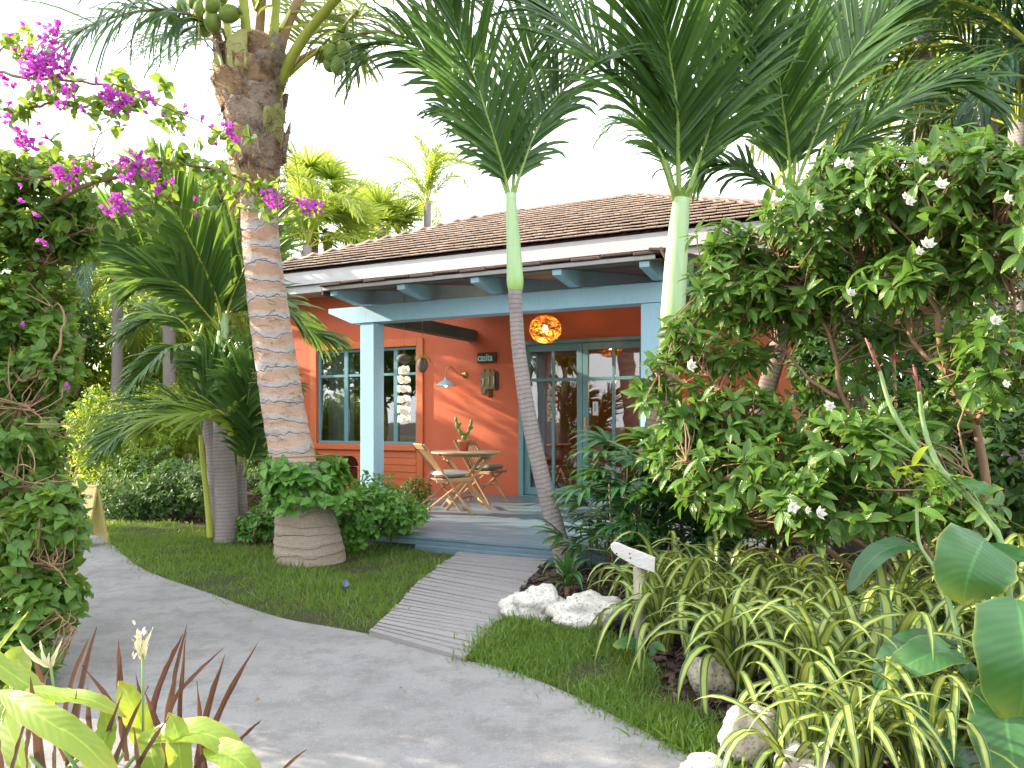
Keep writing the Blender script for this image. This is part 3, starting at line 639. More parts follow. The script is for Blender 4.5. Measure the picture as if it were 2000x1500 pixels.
tb = thing('garden_table', 'round slatted folding teak table between the two chairs on the porch', 'table', on_deck(-.60, 10.02), math.radians(12)); RT = .455
nb = 9; bwid = 2 * RT / nb
for k in range(nb):
    y0 = -RT + k * bwid + .003; y1 = y0 + bwid - .006; ys = np.linspace(y0, y1, 6); xr = np.sqrt(np.clip(RT ** 2 - ys ** 2, .002, None))
    pr = [(-x, y) for x, y in zip(xr, ys)] + [(x, y) for x, y in zip(xr[::-1], ys[::-1])]; n = len(pr)
    v = [(x, y, .72) for x, y in pr] + [(x, y, .742) for x, y in pr]; mb = MB(); mb.add(v, [[(i + 1) % n, i, n + i, n + (i + 1) % n] for i in range(n)])
    mb.F.append((A2([list(range(n))]), 0)); mb.F.append((A2([list(range(n))[::-1]]) + n, 0)); o = mb.build('tabletop_slat', M['teak_grey'], tb, False)
for y in (-.27, .27): bar(MB(), (-.34, y, .697), (.34, y, .697), .03, .045).build('rail', M['teak'], tb, False)
for y in (-.24, .24):
    bar(MB(), (-.28, y, .68), (.28, y - .0, .0), .04, .022, (0, 1, 0)).build('leg', M['teak'], tb, False)
    bar(MB(), (.28, y * .85, .68), (-.28, y * .85, .0), .04, .022, (0, 1, 0)).build('leg', M['teak'], tb, False)
bar(MB(), (.20, -.24, .10), (.20, .24, .10), .025, .04).build('stretcher', M['teak'], tb, False); bar(MB(), (-.22, -.2, .09), (-.22, .2, .09), .025, .04).build('stretcher', M['teak'], tb, False)
bar(MB(), (-.26, -.24, .64), (-.26, .24, .64), .025, .035).build('stretcher', M['teak'], tb, False); bar(MB(), (.26, -.24, .64), (.26, .24, .64), .025, .035).build('stretcher', M['teak'], tb, False)
# cactus
M['cactus'] = plainmat('cactus_skin', (.10, .24, .04), .55, bump=.4, bs=60)
pp = thing('potted_cactus', 'small two armed prickly cactus in a terracotta pot on the round table', 'plant', on_deck(-.625, 9.98) + A2([0, 0, .742]))
lathe(MB(), [(0, 0), (.050, 0), (.072, .115), (.082, .115), (.086, .15), (.076, .15), (.072, .135), (0, .13)], 22).build('pot', M['terra'], pp); lathe(MB(), [(.09, .0), (.062, .004), (0, .004)], 22, (0, 0, .001)).build('saucer', M['terra'], pp)
cb2 = MB(); M['cactus_spine'] = plainmat('cactus_spine', (.55, .5, .35), .6)
def pad(mb, a, b, w_): 
    a, b = A2(a), A2(b); t = np.linspace(0, 1, 8); tube(mb, a + (b - a) * t[:, None], w_ * np.sqrt(np.clip(1 - (2 * t - 1) ** 2, .05, 1)), 8)
for a_, b_, w_ in (((0, 0, .13), (.005, 0, .235), .034), ((-.02, 0, .20), (-.075, .0, .30), .024), ((-.07, 0, .28), (-.10, 0, .39), .024), ((-.07, 0, .30), (-.04, .01, .38), .015), ((-.10, 0, .37), (-.105, 0, .45), .02),
                   ((.02, 0, .19), (.07, 0, .27), .024), ((.065, 0, .26), (.095, 0, .36), .024), ((.092, 0, .34), (.10, 0, .42), .019), ((.07, 0, .28), (.125, 0, .32), .014)): pad(cb2, a_, b_, w_)
cb2.build('cactus', M['cactus'], pp); sp = MB()
for _ in range(130):
    q = R.choice([(-.05, .26), (-.09, .34), (-.103, .41), (.05, .24), (.08, .31), (.097, .38), (0, .19)]); p0 = A2([q[0] + R.gauss(0, .012), R.uniform(-.02, .02), q[1] + R.gauss(0, .03)]); tube(sp, [p0, p0 + rnd(1)[0] * .012], [.0009, .0003], 3, cap=False)
sp.build('spine', M['cactus_spine'], pp)['kind'] = 'stuff'
# signs on the wall
def text_mesh(s, size, ext, name, mat):
    c = bpy.data.curves.new(name, 'FONT'); c.body = s; c.size = size; c.extrude = ext; c.align_x = 'CENTER'; c.align_y = 'CENTER'; c.resolution_u = 3; c.offset = size * .012
    o = bpy.data.objects.new(name, c); COL.objects.link(o); dg = bpy.context.evaluated_depsgraph_get(); me = bpy.data.meshes.new_from_object(o.evaluated_get(dg)); bpy.data.objects.remove(o); bpy.data.curves.remove(c)
    me.name = name; me.materials.clear(); me.materials.append(mat); return me
M['sdark'] = woodmat('dark_sign_wood', (.035, .028, .018), (.09, .07, .045), .7, 6, (1.5, 12, 12), .2, .4); M['sdrift'] = woodmat('driftwood', (.22, .15, .07), (.38, .29, .17), .8, 6, (14, 14, 1.5), .3, .5, (.06, .10, .05), .55)
M['mint'] = plainmat('mint_lettering', (.45, .68, .60), .6); M['moss'] = plainmat('pale_green_digit', (.50, .58, .36), .6)
s_, z_, p_ = loc_px(952, 699, -.001)
sg = thing('name_sign', 'dark wooden name plaque reading casita in mint letters beside the doors', 'sign', p_ + A2([0, 0, z_ - p_[2]]), HRZ)
box(MB(), (0, -.018, 0), (.335, .034, .165), ch=.008).build('plaque', M['sdark'], sg, False)
link('lettering', text_mesh('casita', .155, .006, 'lettering', M['mint']), sg, (-.02, -.042, .0), (math.radians(90), 0, 0), (.76, 1.05, 1))
s_, z_, p_ = loc_px(957, 745, -.001)
s2 = thing('number_sign', 'driftwood number sign reading 111 below the name plaque', 'sign', p_ + A2([0, 0, z_ - p_[2]]), HRZ); s2.scale = (1.0, 1, .86)
for x, zc_, h, wd, m_ in ((-.105, -.01, .44, .085, 'sdrift'), (-.02, .03, .36, .085, 'sdrift'), (.012, -.13, .32, .062, 'sdark'), (.062, .03, .34, .075, 'sdrift'), (.125, .0, .33, .055, 'sdark')):
    pr = [(-wd / 2, -h / 2), (wd / 2, -h / 2 + .02), (wd / 2 - .004, h / 2 - .03), (wd * .05, h / 2 + .02), (-wd / 2, h / 2 - .04)]
    y0 = -.02 if m_ == 'sdark' else -.034; v = [(x + a_, -.001, zc_ + b_) for a_, b_ in pr] + [(x + a_, y0, zc_ + b_) for a_, b_ in pr]
    MB().add(v, [[(i + 1) % 5, i, 5 + i, 5 + (i + 1) % 5] for i in range(5)]).add(v[5:], [[0, 1, 2, 3, 4]]).build('wood_strip', M[m_], s2, False)
for x, z1_, z0_ in ((-.105, .06, -.09), (-.01, .09, -.10), (.085, .09, -.10)):
    tube(MB(), [(x - .03, -.042, z1_ - .03), (x + .005, -.042, z1_), (x + .006, -.042, z0_)], .011, 8).build('digit', M['moss'] if x > -.1 else M['mint'], s2)
# hanging things under the beam
M['shell'] = NT('capiz_shell'); k = M['shell']; sh = k.principled(k.mix(k.noise(18, 4), (.72, .68, .60), (.85, .83, .78)), .3); tr = k.n('BsdfTranslucent'); tr.inputs[0].default_value = (.9, .85, .75, 1); ms = k.n('MixShader'); ms.inputs[0].default_value = .5; k.l(sh, ms.inputs[1]); k.l(tr.outputs[0], ms.inputs[2]); M['shell'] = k.done(ms.outputs[0])
M['husk'] = woodmat('coconut_shell', (.10, .075, .065), (.22, .17, .15), .8, 12, (6, 6, 1.5), .2, .5); M['cord'] = plainmat('twine', (.30, .20, .12), .9)
s_, z_, p_ = loc_px(789, 701, -2.35)
wc = thing('shell_wind_chime', 'wind chime of white shell discs hanging from a coconut shell in front of the window', 'wind chime', (p_[0], p_[1], z_), HRZ)
def blob(mb, c, r, n=18, m=12, dn=.06):
    th = np.linspace(0, math.pi, m); prof = np.c_[np.sin(th), -np.cos(th)]; v = MB(); lathe(v, prof, n); p = v.V[0] * A2(r); p *= 1 + dn * pnoise(p[:, 0] * 30, p[:, 2] * 30)[:, None]; mb.V.append(p + A2(c)); mb.U.append(v.U[0]); mb.F.append((v.F[0][0] + mb.n, 0)); mb.n += len(p); return mb
blob(MB(), (0, 0, 0), (.095, .095, .062)).build('coconut_shell', M['husk'], wc); tube(MB(), [(0, 0, .05), (.01, 0, 2.9 - z_)], .003, 5).build('cord', M['cord'], wc)
for r in range(6):
    z = -.14 - r * .125; cr = .055 + (.02 if r > 0 else 0)
    for k in range(6):
        a = k * 1.047 + r * .5; mb = MB(); c = A2([cr * math.cos(a), cr * math.sin(a), z + R.uniform(-.01, .01)]); nv = nrm(A2([math.cos(a), math.sin(a), R.uniform(-.2, .2)])); b1 = nrm(np.cross(nv, [0, 0, 1])); b2 = np.cross(nv, b1); th = np.linspace(0, 6.283, 13)[:-1]
        ring_ = [c + .048 * (1 + .06 * math.sin(3 * x + k)) * (math.cos(x) * b1 + math.sin(x) * b2) for x in th]; mb.add([c + nv * .008] + ring_, [[0, i + 1, (i + 1) % 12 + 1] for i in range(12)]); mb.build('shell_disc', M['shell'], wc)
    tube(MB(), [(0, 0, z - .02), (0, 0, z + .105)], .004, 5).build('cord', M['cord'], wc)
s_, z_, p_ = loc_px(825, 713, -2.1)
cp = thing('hanging_coconut_planter', 'coconut shell planter with a trailing air plant hanging right of the wind chime', 'planter', (p_[0], p_[1], z_), HRZ)
blob(MB(), (0, 0, 0), (.075, .07, .10)).build('coconut_shell', M['husk'], cp); tube(MB(), [(0, 0, .09), (.0, 0, 2.95 - z_)], .0035, 5).build('cord', M['cord'], cp)
M['airplant'] = leafmat('air_plant_leaf', (.05, .13, .03), (.13, .24, .06)); mb = MB()
for k in range(26): leaf_on(mb, (0, 0, .085), (math.cos(k * 2.4), math.sin(k * 2.4), R.uniform(.1, .9)), R.uniform(.10, .24), .012, 1.6, 'strap', 1, 8)
mb.build('foliage', M['airplant'], cp)
# barbecue
g_ = thing('barbecue_grill', 'glossy black barbecue grill behind the left porch post', 'grill', F(-2.75, -1.0, -.22), HRZ)
box(MB(), (0, 0, .66), (.62, .42, .24), ch=.02).build('firebox', M['black'], g_); lid = MB(); th = np.linspace(0, math.pi, 10); pr = [(.21 * math.cos(x), .79 + .17 * math.sin(x)) for x in th]; prism(lid, pr[::-1], -.31, .31); lid.build('lid', M['black'], g_, False)
tube(MB(), [(-.2, -.22, .86), (-.2, -.27, .86), (.2, -.27, .86), (.2, -.22, .86)], .011, 8).build('handle', M['darkmetal'], g_)
for x in (-.27, .27):
    for y in (-.17, .17): tube(MB(), [(x, y, .22), (x, y, .56)], .014, 8).build('leg', M['darkmetal'], g_)
# wet floor sign
ws = thing('caution_sign', 'faded yellow folding caution sign standing on the path at left', 'sign', G(168, 1066), math.radians(-14))
M['yplastic'] = paintmat('faded_yellow_plastic', (.62, .53, .20), .5, .1, .05, (.45, .40, .2), .4, 4); M['print'] = plainmat('worn_black_print', (.10, .10, .11), .6); M['redp'] = plainmat('worn_red_print', (.4, .07, .06), .6)
for sg_, nm in ((1, 'front_panel'), (-1, 'rear_panel')):
    A_ = Matrix.Rotation(math.radians(sg_ * -14), 3, 'X'); mb = MB(); T0 = A2([0, 0, .62])
    def pb(x0, x1, z0, z1, y0, y1, m_=mb): 
        c = A2([(x0 + x1) / 2, (y0 + y1) / 2, (z0 + z1) / 2 - .62]); box(m_, A2(A_) @ c + T0, (x1 - x0, y1 - y0, z1 - z0), A_, ch=.004)
    pb(-.125, .125, .09, .60, -.008, .008); pb(-.145, -.118, .085, .62, -.014, .014); pb(.118, .145, .085, .62, -.014, .014); pb(-.145, .145, .60, .625, -.014, .014); pb(-.15, -.095, 0, .09, -.016, .016); pb(.095, .15, 0, .09, -.016, .016); pb(-.118, .118, .075, .10, -.012, .012)
    o = mb.build(nm, M['yplastic'], ws, False)
    if sg_ == 1:
        def on_panel(me, x, z): 
            c = A2(A_) @ A2([x, -.0105, z - .62]) + T0; e = (A_ @ Matrix.Rotation(math.radians(90), 3, 'X')).to_euler(); link(me.name, me, o, c, e)
        on_panel(text_mesh('CAUTION', .058, .001, 'lettering', M['print']), 0, .50); on_panel(text_mesh('WET FLOOR', .034, .001, 'lettering', M['redp']), .0, .17)
        tr_ = MB(); tp = [(-.09, .26), (.09, .26), (0, .44)]
        for i in range(3):
            a_, b_ = tp[i], tp[(i + 1) % 3]; bar(tr_, A2(A_) @ A2([a_[0], -.010, a_[1] - .62]) + T0, A2(A_) @ A2([b_[0], -.010, b_[1] - .62]) + T0, .012, .004, A2(A_) @ A2([0, -1, 0]), ch=0)
        tr_.build('warning_triangle', M['print'], o, False)
# signpost
M['postw'] = woodmat('pale_weathered_post', (.33, .28, .22), (.48, .42, .35), .8, 7, (14, 14, 1.2), .1, .3, (.20, .14, .09), .66)
M['washed'] = woodmat('whitewashed_sign_board', (.46, .43, .42), (.58, .56, .56), .8, 7, (1.2, 14, 14), .1, .35, (.42, .56, .60), .56)
b0 = G(1252, 1268); sp_ = thing('signpost', 'small whitewashed arrow board on a pale wooden post beside the striped plants', 'signpost', b0)
tube(MB(), [(0, 0, -.05), (-.006, 0, .2), (-.012, 0, .46)], [.035, .034, .032], 12).build('post', M['postw'], sp_)
k_ = b0[1] / FPX; mb = MB(); outl = []
for (u, v) in [(1272, 1112), (1240, 1103), (1215, 1090), (1200, 1081), (1193, 1072), (1192, 1064), (1198, 1060), (1206, 1061), (1225, 1069), (1250, 1077), (1273, 1086)]: outl.append(((u - 1252) * k_, EYE - (v - HOR) * k_))
n = len(outl); D = .045; sx_ = .32
fr = [(x, -.045 - x * .35 - D / 2, z) for x, z in outl]; bk = [(x + .012, -.045 - x * .35 + D / 2, z) for x, z in outl]
mb.add(fr + bk, [[i, n + i, n + (i + 1) % n, (i + 1) % n] for i in range(n)]); mb.F.append((A2([list(range(n))[::-1]]), 0)); mb.F.append((A2([list(range(n))]) + n, 0)); mb.build('arrow_board', M['washed'], sp_, False)
nl = MB()
for u, v in ((1203, 1080), (1227.5, 1078.5), (1228.5, 1087)):
    x = (u - 1252) * k_; lathe(nl, [(0, 0), (.0045, 0), (.0045, .003), (0, .004)], 8, (x, -.045 - x * .35 - D / 2, EYE - (v - HOR) * k_), M=Matrix.Rotation(math.radians(90), 3, 'X'))
nl.build('nail_head', M['darkmetal'], sp_)
# small solar spotlight on the lawn
sl_ = thing('garden_spotlight', 'small blue grey spotlight on a stake in the lawn', 'spotlight', G(674, 1163), .5); sl_.scale = (.62, .62, .8)
lathe(MB(), [(0, -.05), (.025, -.05), (.038, .03), (.036, .05), (.03, .045), (0, .04)], 14, (0, 0, .085), M=Matrix.Rotation(math.radians(50), 3, 'X')).build('lamp_head', plainmat('blue_grey_plastic', (.09, .11, .20), .4), sl_); tube(MB(), [(0, 0, -.03), (0, 0, .07)], .007, 6).build('stake', M['darkmetal'], sl_)
# turquoise lounger and timber edge in the far left
lg = thing('sun_lounger', 'turquoise lounger far away at left behind the flowering bush', 'lounger', G(82, 905) + A2([0, -.3, 0]), .1); M['turq'] = plainmat('turquoise_plastic', (.02, .28, .36), .4)
box(MB(), (.4, 0, .32), (1.6, .6, .08), ch=.02).build('seat', M['turq'], lg); box(MB(), (-.52, 0, .55), (.7, .6, .07), Matrix.Rotation(math.radians(55), 3, 'Y'), ch=.02).build('backrest', M['turq'], lg)
for x in (-.3, 1.1):
    for y in (-.25, .25): box(MB(), (x, y, .15), (.06, .06, .3), ch=.01).build('leg', M['turq'], lg, False)
te = thing('timber_edging', 'low grey timber retaining edge beyond the far strip of grass', 'edging', (-12.5, 22.4, 0), math.radians(-4))
for k in range(5):
    for r in range(2): box(MB(), (-5 + k * 2.6, 0, .12 + r * .2), (2.58, .12, .19), ch=.01).build('plank', M['board'], te, False)
# ------------------------------------------------------------------ rocks
def rockmat(name, a, b, pit):
    k = NT(name); v = k.n('TexVoronoi'); v.inputs['Scale'].default_value = 52; k.l(k.n('TexCoord').outputs['Object'], v.inputs['Vector']); p = k.ramp(v.outputs['Distance'], [(.12, (0, 0, 0)), (.38, (1, 1, 1))]); nz = k.noise(13, 8, rough=.75)
    c = k.mix(k.ramp(nz, [(.35, (0, 0, 0)), (.6, (1, 1, 1))]), a, b); c = k.mix(k.math('MULTIPLY', k.math('SUBTRACT', 1, p), k.math('MULTIPLY', k.ramp(k.noise(9, 5), [(.42, (0, 0, 0)), (.62, (1, 1, 1))]), pit * 1.3)), c, (.16, .13, .09)); c = k.mix(k.math('MULTIPLY', k.ramp(k.noise(5, 6), [(.52, (0, 0, 0)), (.66, (1, 1, 1))]), pit), c, (.16, .15, .07))
    return k.done(k.principled(c, .9, k.bump(k.math('ADD', k.math('MULTIPLY', p, .6), nz), .8, .012), spec=.2))
M['coral'] = rockmat('white_coral_rock', (.48, .45, .40), (.62, .60, .56), .6); M['coral2'] = rockmat('mossy_coral_rock', (.30, .27, .19), (.50, .46, .36), .8); M['lime'] = rockmat('pale_limestone', (.42, .36, .29), (.55, .50, .43), .3)
from mathutils import noise as mn
def rock(label, u, v, w_, h_, d_, mat, seed, rough=.30, rz=0):
    n, m = 40, 26; th = np.linspace(.02, math.pi - .02, m); mb = MB(); lathe(mb, np.c_[np.sin(th), -np.cos(th)], n); p = mb.V[0]
    out = []
    for q in p:
        s0 = Vector(q) * 1.3 + Vector((seed * 7.1, 0, 0)); f = 1 + rough * mn.noise(s0) * 1.3 + rough * .5 * mn.noise(s0 * 2.7) + rough * .3 * mn.noise(s0 * 7) + rough * .14 * mn.noise(s0 * 17); out.append(q * f * A2([w_ / 2, d_ / 2, h_ * .62]) + A2([0, 0, h_ * .36]))
    mb.V[0] = A2(out); o = mb.build('rock', mat); o.location = G(u, v); o.rotation_euler = (0, 0, rz); return tag(o, label, 'rock', 'rocks edging the planting bed')
rock('long white coral rock nearest the boardwalk', 1050, 1208, .42, .20, .30, M['coral'], 1, rz=.2)
rock('pitted white coral rock right of the first, in front of the bed', 1150, 1226, .48, .21, .32, M['coral'], 2)
rock('round mossy rock half hidden under the striped plants', 1388, 1352, .20, .17, .2, M['coral2'], 3, .18)
rock('tall pale limestone rock with a pointed top at the lower right path edge', 1458, 1488, .19, .22, .17, M['lime'], 4, .42)
rock('brownish limestone rock among leaves at the bottom edge', 1578, 1530, .20, .17, .17, M['lime'], 5, .3)
rock('low grey stone at the path corner at the bottom edge', 1375, 1512, .16, .07, .12, M['coral'], 6, .2)
# bark mulch and fallen leaves
M['bark'] = woodmat('bark_chip', (.055, .032, .026), (.15, .10, .085), .9, 20, (3, 3, 3), .6, .4)
bed = [G(1088, 1090), G(1056, 1114), G(1012, 1164), G(985, 1206), G(1060, 1225), G(1230, 1260), G(1330, 1385), G(1420, 1440), G(1500, 1560), (3.0, 2.6, 0), (4.6, 5.5, 0), (2.2, 7.0, 0)]
def chips(name, poly, n, label, mat, s0=.02, s1=.06, z=.012, cat='mulch'):
    pp = A2([A2(q)[:2] for q in poly]); lo, hi = pp.min(0), pp.max(0); pts = RNG.uniform(lo, hi, (n, 2)); pts = pts[inside(poly, pts)]; k = len(pts); d = rnd(k) * A2([1, 1, .3]); up = A2([0, 0, 1.0]) + rnd(k) * .5
    mb = MB(); v = A2([[-.2, -.5, 0], [.2, -.45, .02], [.24, .5, 0], [-.18, .42, .03], [-.2, -.5, -.08], [.2, -.45, -.08], [.24, .5, -.08], [-.18, .42, -.08]]); f = A2([[0, 1, 2, 3], [0, 4, 5, 1], [1, 5, 6, 2], [2, 6, 7, 3], [3, 7, 4, 0]])
    scatter(mb, (v, f, np.zeros((8, 2))), np.c_[pts, RNG.uniform(0, z, k)], d, up, RNG.uniform(s0, s1, k)); return stuff(tag(mb.build(name, mat, smooth=False), label, cat))
chips('bark_mulch', bed, 14000, 'dark brown bark mulch covering the bed around the slender palm', M['bark'], .02, .07, .03)
M['dryleaf'] = plainmat('dry_leaf', (.22, .13, .06), .9)
chips('leaf_litter', lawn1 , 700, 'scattered dry leaf bits on the lawn', M['dryleaf'], .01, .03, .02, 'leaf litter')
chips('leaf_litter', [G(150, 1060), G(400, 1150), G(720, 1240), G(905, 1290), G(1390, 1498), G(900, 1500), G(400, 1500), G(140, 1300)], 170, 'tiny dry specks lying on the concrete path', M['dryleaf'], .008, .026, .008, 'leaf litter')
chips('leaf_litter', [G(190, 1000), G(420, 1030), G(640, 1090), G(720, 1070), G(640, 1010), G(300, 960)], 1500, 'brown litter under the shrubs behind the lawn', M['dryleaf'], .02, .05, .02, 'leaf litter')
# ------------------------------------------------------------------ palms
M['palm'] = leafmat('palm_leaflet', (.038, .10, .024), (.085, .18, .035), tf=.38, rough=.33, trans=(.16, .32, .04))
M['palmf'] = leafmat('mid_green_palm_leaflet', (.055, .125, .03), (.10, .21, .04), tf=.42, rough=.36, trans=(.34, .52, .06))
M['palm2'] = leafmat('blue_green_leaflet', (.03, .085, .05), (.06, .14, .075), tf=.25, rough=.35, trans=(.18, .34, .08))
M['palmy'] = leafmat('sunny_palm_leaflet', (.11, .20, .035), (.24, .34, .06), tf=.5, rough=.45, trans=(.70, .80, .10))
M['coco'] = leafmat('coconut_leaflet', (.05, .10, .035), (.13, .18, .045), tf=.35, rough=.38, tip=(.35, .22, .06))
M['rachis'] = plainmat('green_rachis', (.20, .30, .055), .45); M['rachisy'] = plainmat('yellow_green_petiole', (.36, .40, .05), .5, bump=.2); M['rachisd'] = plainmat('dry_petiole', (.24, .13, .06), .7)
def shaft():
    k = NT('palm_crownshaft'); n = k.noise(5, 5, None, (8, 8, .6)); c = k.mix(n, (.24, .42, .16), (.46, .60, .34)); z = k.n('SeparateXYZ'); k.l(k.n('TexCoord').outputs['UV'], z.inputs[0])
    c = k.mix(k.ramp(z.outputs[1], [(0, (1, 1, 1)), (.35, (0, 0, 0))]), c, (.30, .50, .05)); return k.done(k.principled(c, .42, k.bump(n, .15, .004)))
M['shaft'] = shaft()
def ringbark(name, a, b, scar, freq, groove=.6):
    k = NT(name); uv = k.n('TexCoord').outputs['UV']; s = k.n('SeparateXYZ'); k.l(uv, s.inputs[0]); nz = k.noise(2.6, 5, uv, (3, 1.6, 1)); ph = k.math('FRACT', k.math('ADD', k.math('MULTIPLY', s.outputs[1], freq), k.math('MULTIPLY', nz, .9)))
    fib = k.noise(9, 6, None, (6, 6, 1.0), .7); c = k.mix(fib, a, b); c = k.mix(k.ramp(ph, [(0, (1, 1, 1)), (.22, (0, 0, 0)), (.85, (0, 0, 0)), (1, (.8, .8, .8))]), c, scar); c = k.mix(k.math('MULTIPLY', k.ramp(k.noise(3, 6, rough=.7), [(.5, (0, 0, 0)), (.7, (1, 1, 1))]), .5), c, tuple(x * .55 for x in a))
    h = k.math('ADD', k.ramp(ph, [(0, (0, 0, 0)), (.1, (1, 1, 1)), (1, (.6, .6, .6))]), k.math('MULTIPLY', fib, .6)); return k.done(k.principled(c, .85, k.bump(h, groove, .012), spec=.2))
M['ring'] = ringbark('ringed_palm_bark', (.22, .19, .18), (.36, .32, .31), (.20, .165, .15), 27, .45)
M['ring2'] = ringbark('dark_ringed_bark', (.17, .12, .095), (.30, .22, .17), (.13, .095, .075), 25, .5)
def leaflets(mb, B, D, L, W, droop, N0, mi=1, n=6, fold=.35, kind='strap'):
    m = len(B); P_ = [B]; d = nrm(D); st = (L / (n - 1))[:, None]
    for k in range(n - 1): P_.append(P_[-1] + d * st); d = nrm(d + A2([0, 0, -1.0]) * (droop * (.3 + 1.4 * k / n) / (n - 1) * 2)[:, None])
    P_ = np.stack(P_, 1); T = nrm(np.gradient(P_, axis=1)); S = nrm(np.cross(T, N0[:, None])); N = np.cross(S, T)
    t = np.linspace(0, 1, n); w = prof_leaf(t, kind)[None] * W[:, None] / 2; k = A2([-1, 0, 1.0])
    v = P_[:, :, None] + S[:, :, None] * (w[..., None] * k)[..., None] + N[:, :, None] * (fold * w[..., None] * np.abs(k) * 1.0)[..., None]
    i = np.arange(n - 1)[:, None] * 3; j = np.arange(2)[None]; f = np.stack([i + j, i + j + 1, i + 4 + j, i + 3 + j], -1).reshape(-1, 4)
    f = (f[None] + (np.arange(m) * n * 3)[:, None, None]).reshape(-1, 4); uv = np.tile(np.stack(np.broadcast_arrays((k[None] + 1) / 2, t[:, None]), -1).reshape(-1, 2), (m, 1))
    mb.add(v.reshape(-1, 3), f, uv, mi)
def frond_mesh(pts, nl, LL, W, normal=(0, -.8, .6), droop=.6, r0=.018, start=.15, a0=42, a1=18, lift=.12, jit=.13, n=6, end=.5):
    C = spline(pts, 48); T, _, _ = frames(C); n0 = A2(normal, float); S = nrm(np.cross(T, n0)); N = nrm(np.cross(S, T)); mb = MB()
    tube(mb, C, np.linspace(r0, r0 * .18, 48), 6, 0)
    tt = np.linspace(start, .995, nl); ix = tt * 47; gi = lambda A: np.stack([np.interp(ix, np.arange(48), A[:, q]) for q in range(3)], 1); Bc, Tc, Sc, Nc = gi(C), nrm(gi(T)), nrm(gi(S)), nrm(gi(N))
    for sd in (-1, 1):
        u = (tt - start) / (1 - start); an = np.radians(a0 + (a1 - a0) * u + RNG.normal(0, 3.5, nl)); L = LL * np.interp(u, [0, .12, .4, .75, 1], [.40, .78, 1, .85, end]) * (1 + RNG.normal(0, .07, nl))
        D = Tc * np.cos(an)[:, None] + Sc * (sd * np.sin(an))[:, None] + Nc * (lift + RNG.normal(0, jit, nl))[:, None]
        leaflets(mb, Bc, D, L, W * (1 - .35 * u), droop * (1 + RNG.normal(0, .3, nl) + np.where(RNG.random(nl) < .12, 1.6, 0)), Nc + rnd(nl) * .15, 1, n)
    return mb
def fr(parent, pts, nl=44, LL=.6, W=.035, mats=('rachis', 'palm'), **kw):
    o = frond_mesh(pts, nl, LL, W, **kw).build('frond', [M[mats[0]], M[mats[1]]], parent); return o
def PX(lst, Y): return [P(*p, Y if len(p) == 2 else 0) if len(p) == 2 else P(*p) for p in lst]
def palm_thing(name, label, pts, radii, mat='ring', shaft=None, group=None, cat='palm'):
    t = thing(name, label, cat, (0, 0, 0), group=group); C = spline(pts, 60); rr = np.interp(np.linspace(0, 1, 60), np.linspace(0, 1, len(radii)), radii)
    tube(MB(), C, rr, 18, uvs=1.0).build('trunk', M[mat], t)
    if shaft:
        sp, sr = shaft; C2 = spline(sp, 24); mb = MB(); tube(mb, C2, np.interp(np.linspace(0, 1, 24), np.linspace(0, 1, len(sr)), sr), 18); mb.U[0][:, 1] = np.repeat(np.linspace(0, 1, 24), 18); mb.build('crownshaft', M['shaft'], t)
    return t
FC = (0, -.85, .5)
# slender palm B in front of the doors
YB = 6.30
pB = palm_thing('manila_palm', 'slender leaning palm in front of the doors, its grey trunk rising from the mulch bed', PX([(1112, 1135), (1093, 1060), (1058, 930), (1030, 800), (1014, 690), (1008, 612), (1006, 566)], YB), [.088, .078, .068, .064, .058, .055, .058], 'ring',
    (PX([(1006, 572), (1006, 550), (1003, 480), (1000, 430), (998, 378)], YB), [.052, .070, .058, .050, .042]))
for q, kw in (([(997, 392, 6.3), (985, 340, 6.28), (963, 265, 6.2), (930, 160, 6.1), (893, 60, 6.0), (878, -20, 5.9)], dict(normal=(.25, -.95, .25), droop=.28, LL=.78)),
              ([(994, 388, 6.3), (952, 275, 6.35), (898, 170, 6.4), (850, 115, 6.4), (790, 82, 6.4), (728, 96, 6.4), (690, 150, 6.4)], dict(normal=(-.5, -.6, .6), droop=.45, LL=.62)),
              ([(1003, 388, 6.3), (1016, 340, 6.3), (1050, 252, 6.35), (1100, 175, 6.4), (1165, 118, 6.4), (1240, 120, 6.4), (1290, 170, 6.4)], dict(normal=(.2, -.55, .8), droop=.55, LL=.60)),
              ([(1000, 385, 6.3), (1010, 280, 6.4), (1035, 120, 6.6), (1062, -30, 6.8)], dict(normal=(-.1, -1, .1), droop=.3, LL=.75)),
              ([(995, 390, 6.35), (960, 300, 6.6), (900, 230, 7.0), (850, 215, 7.2)], dict(normal=(-.3, -.8, .5), droop=.8, LL=.42, nl=30)),
              ):
    fr(pB, PX(q, YB), W=.040, **{'nl': 46, 'r0': .017, **kw})
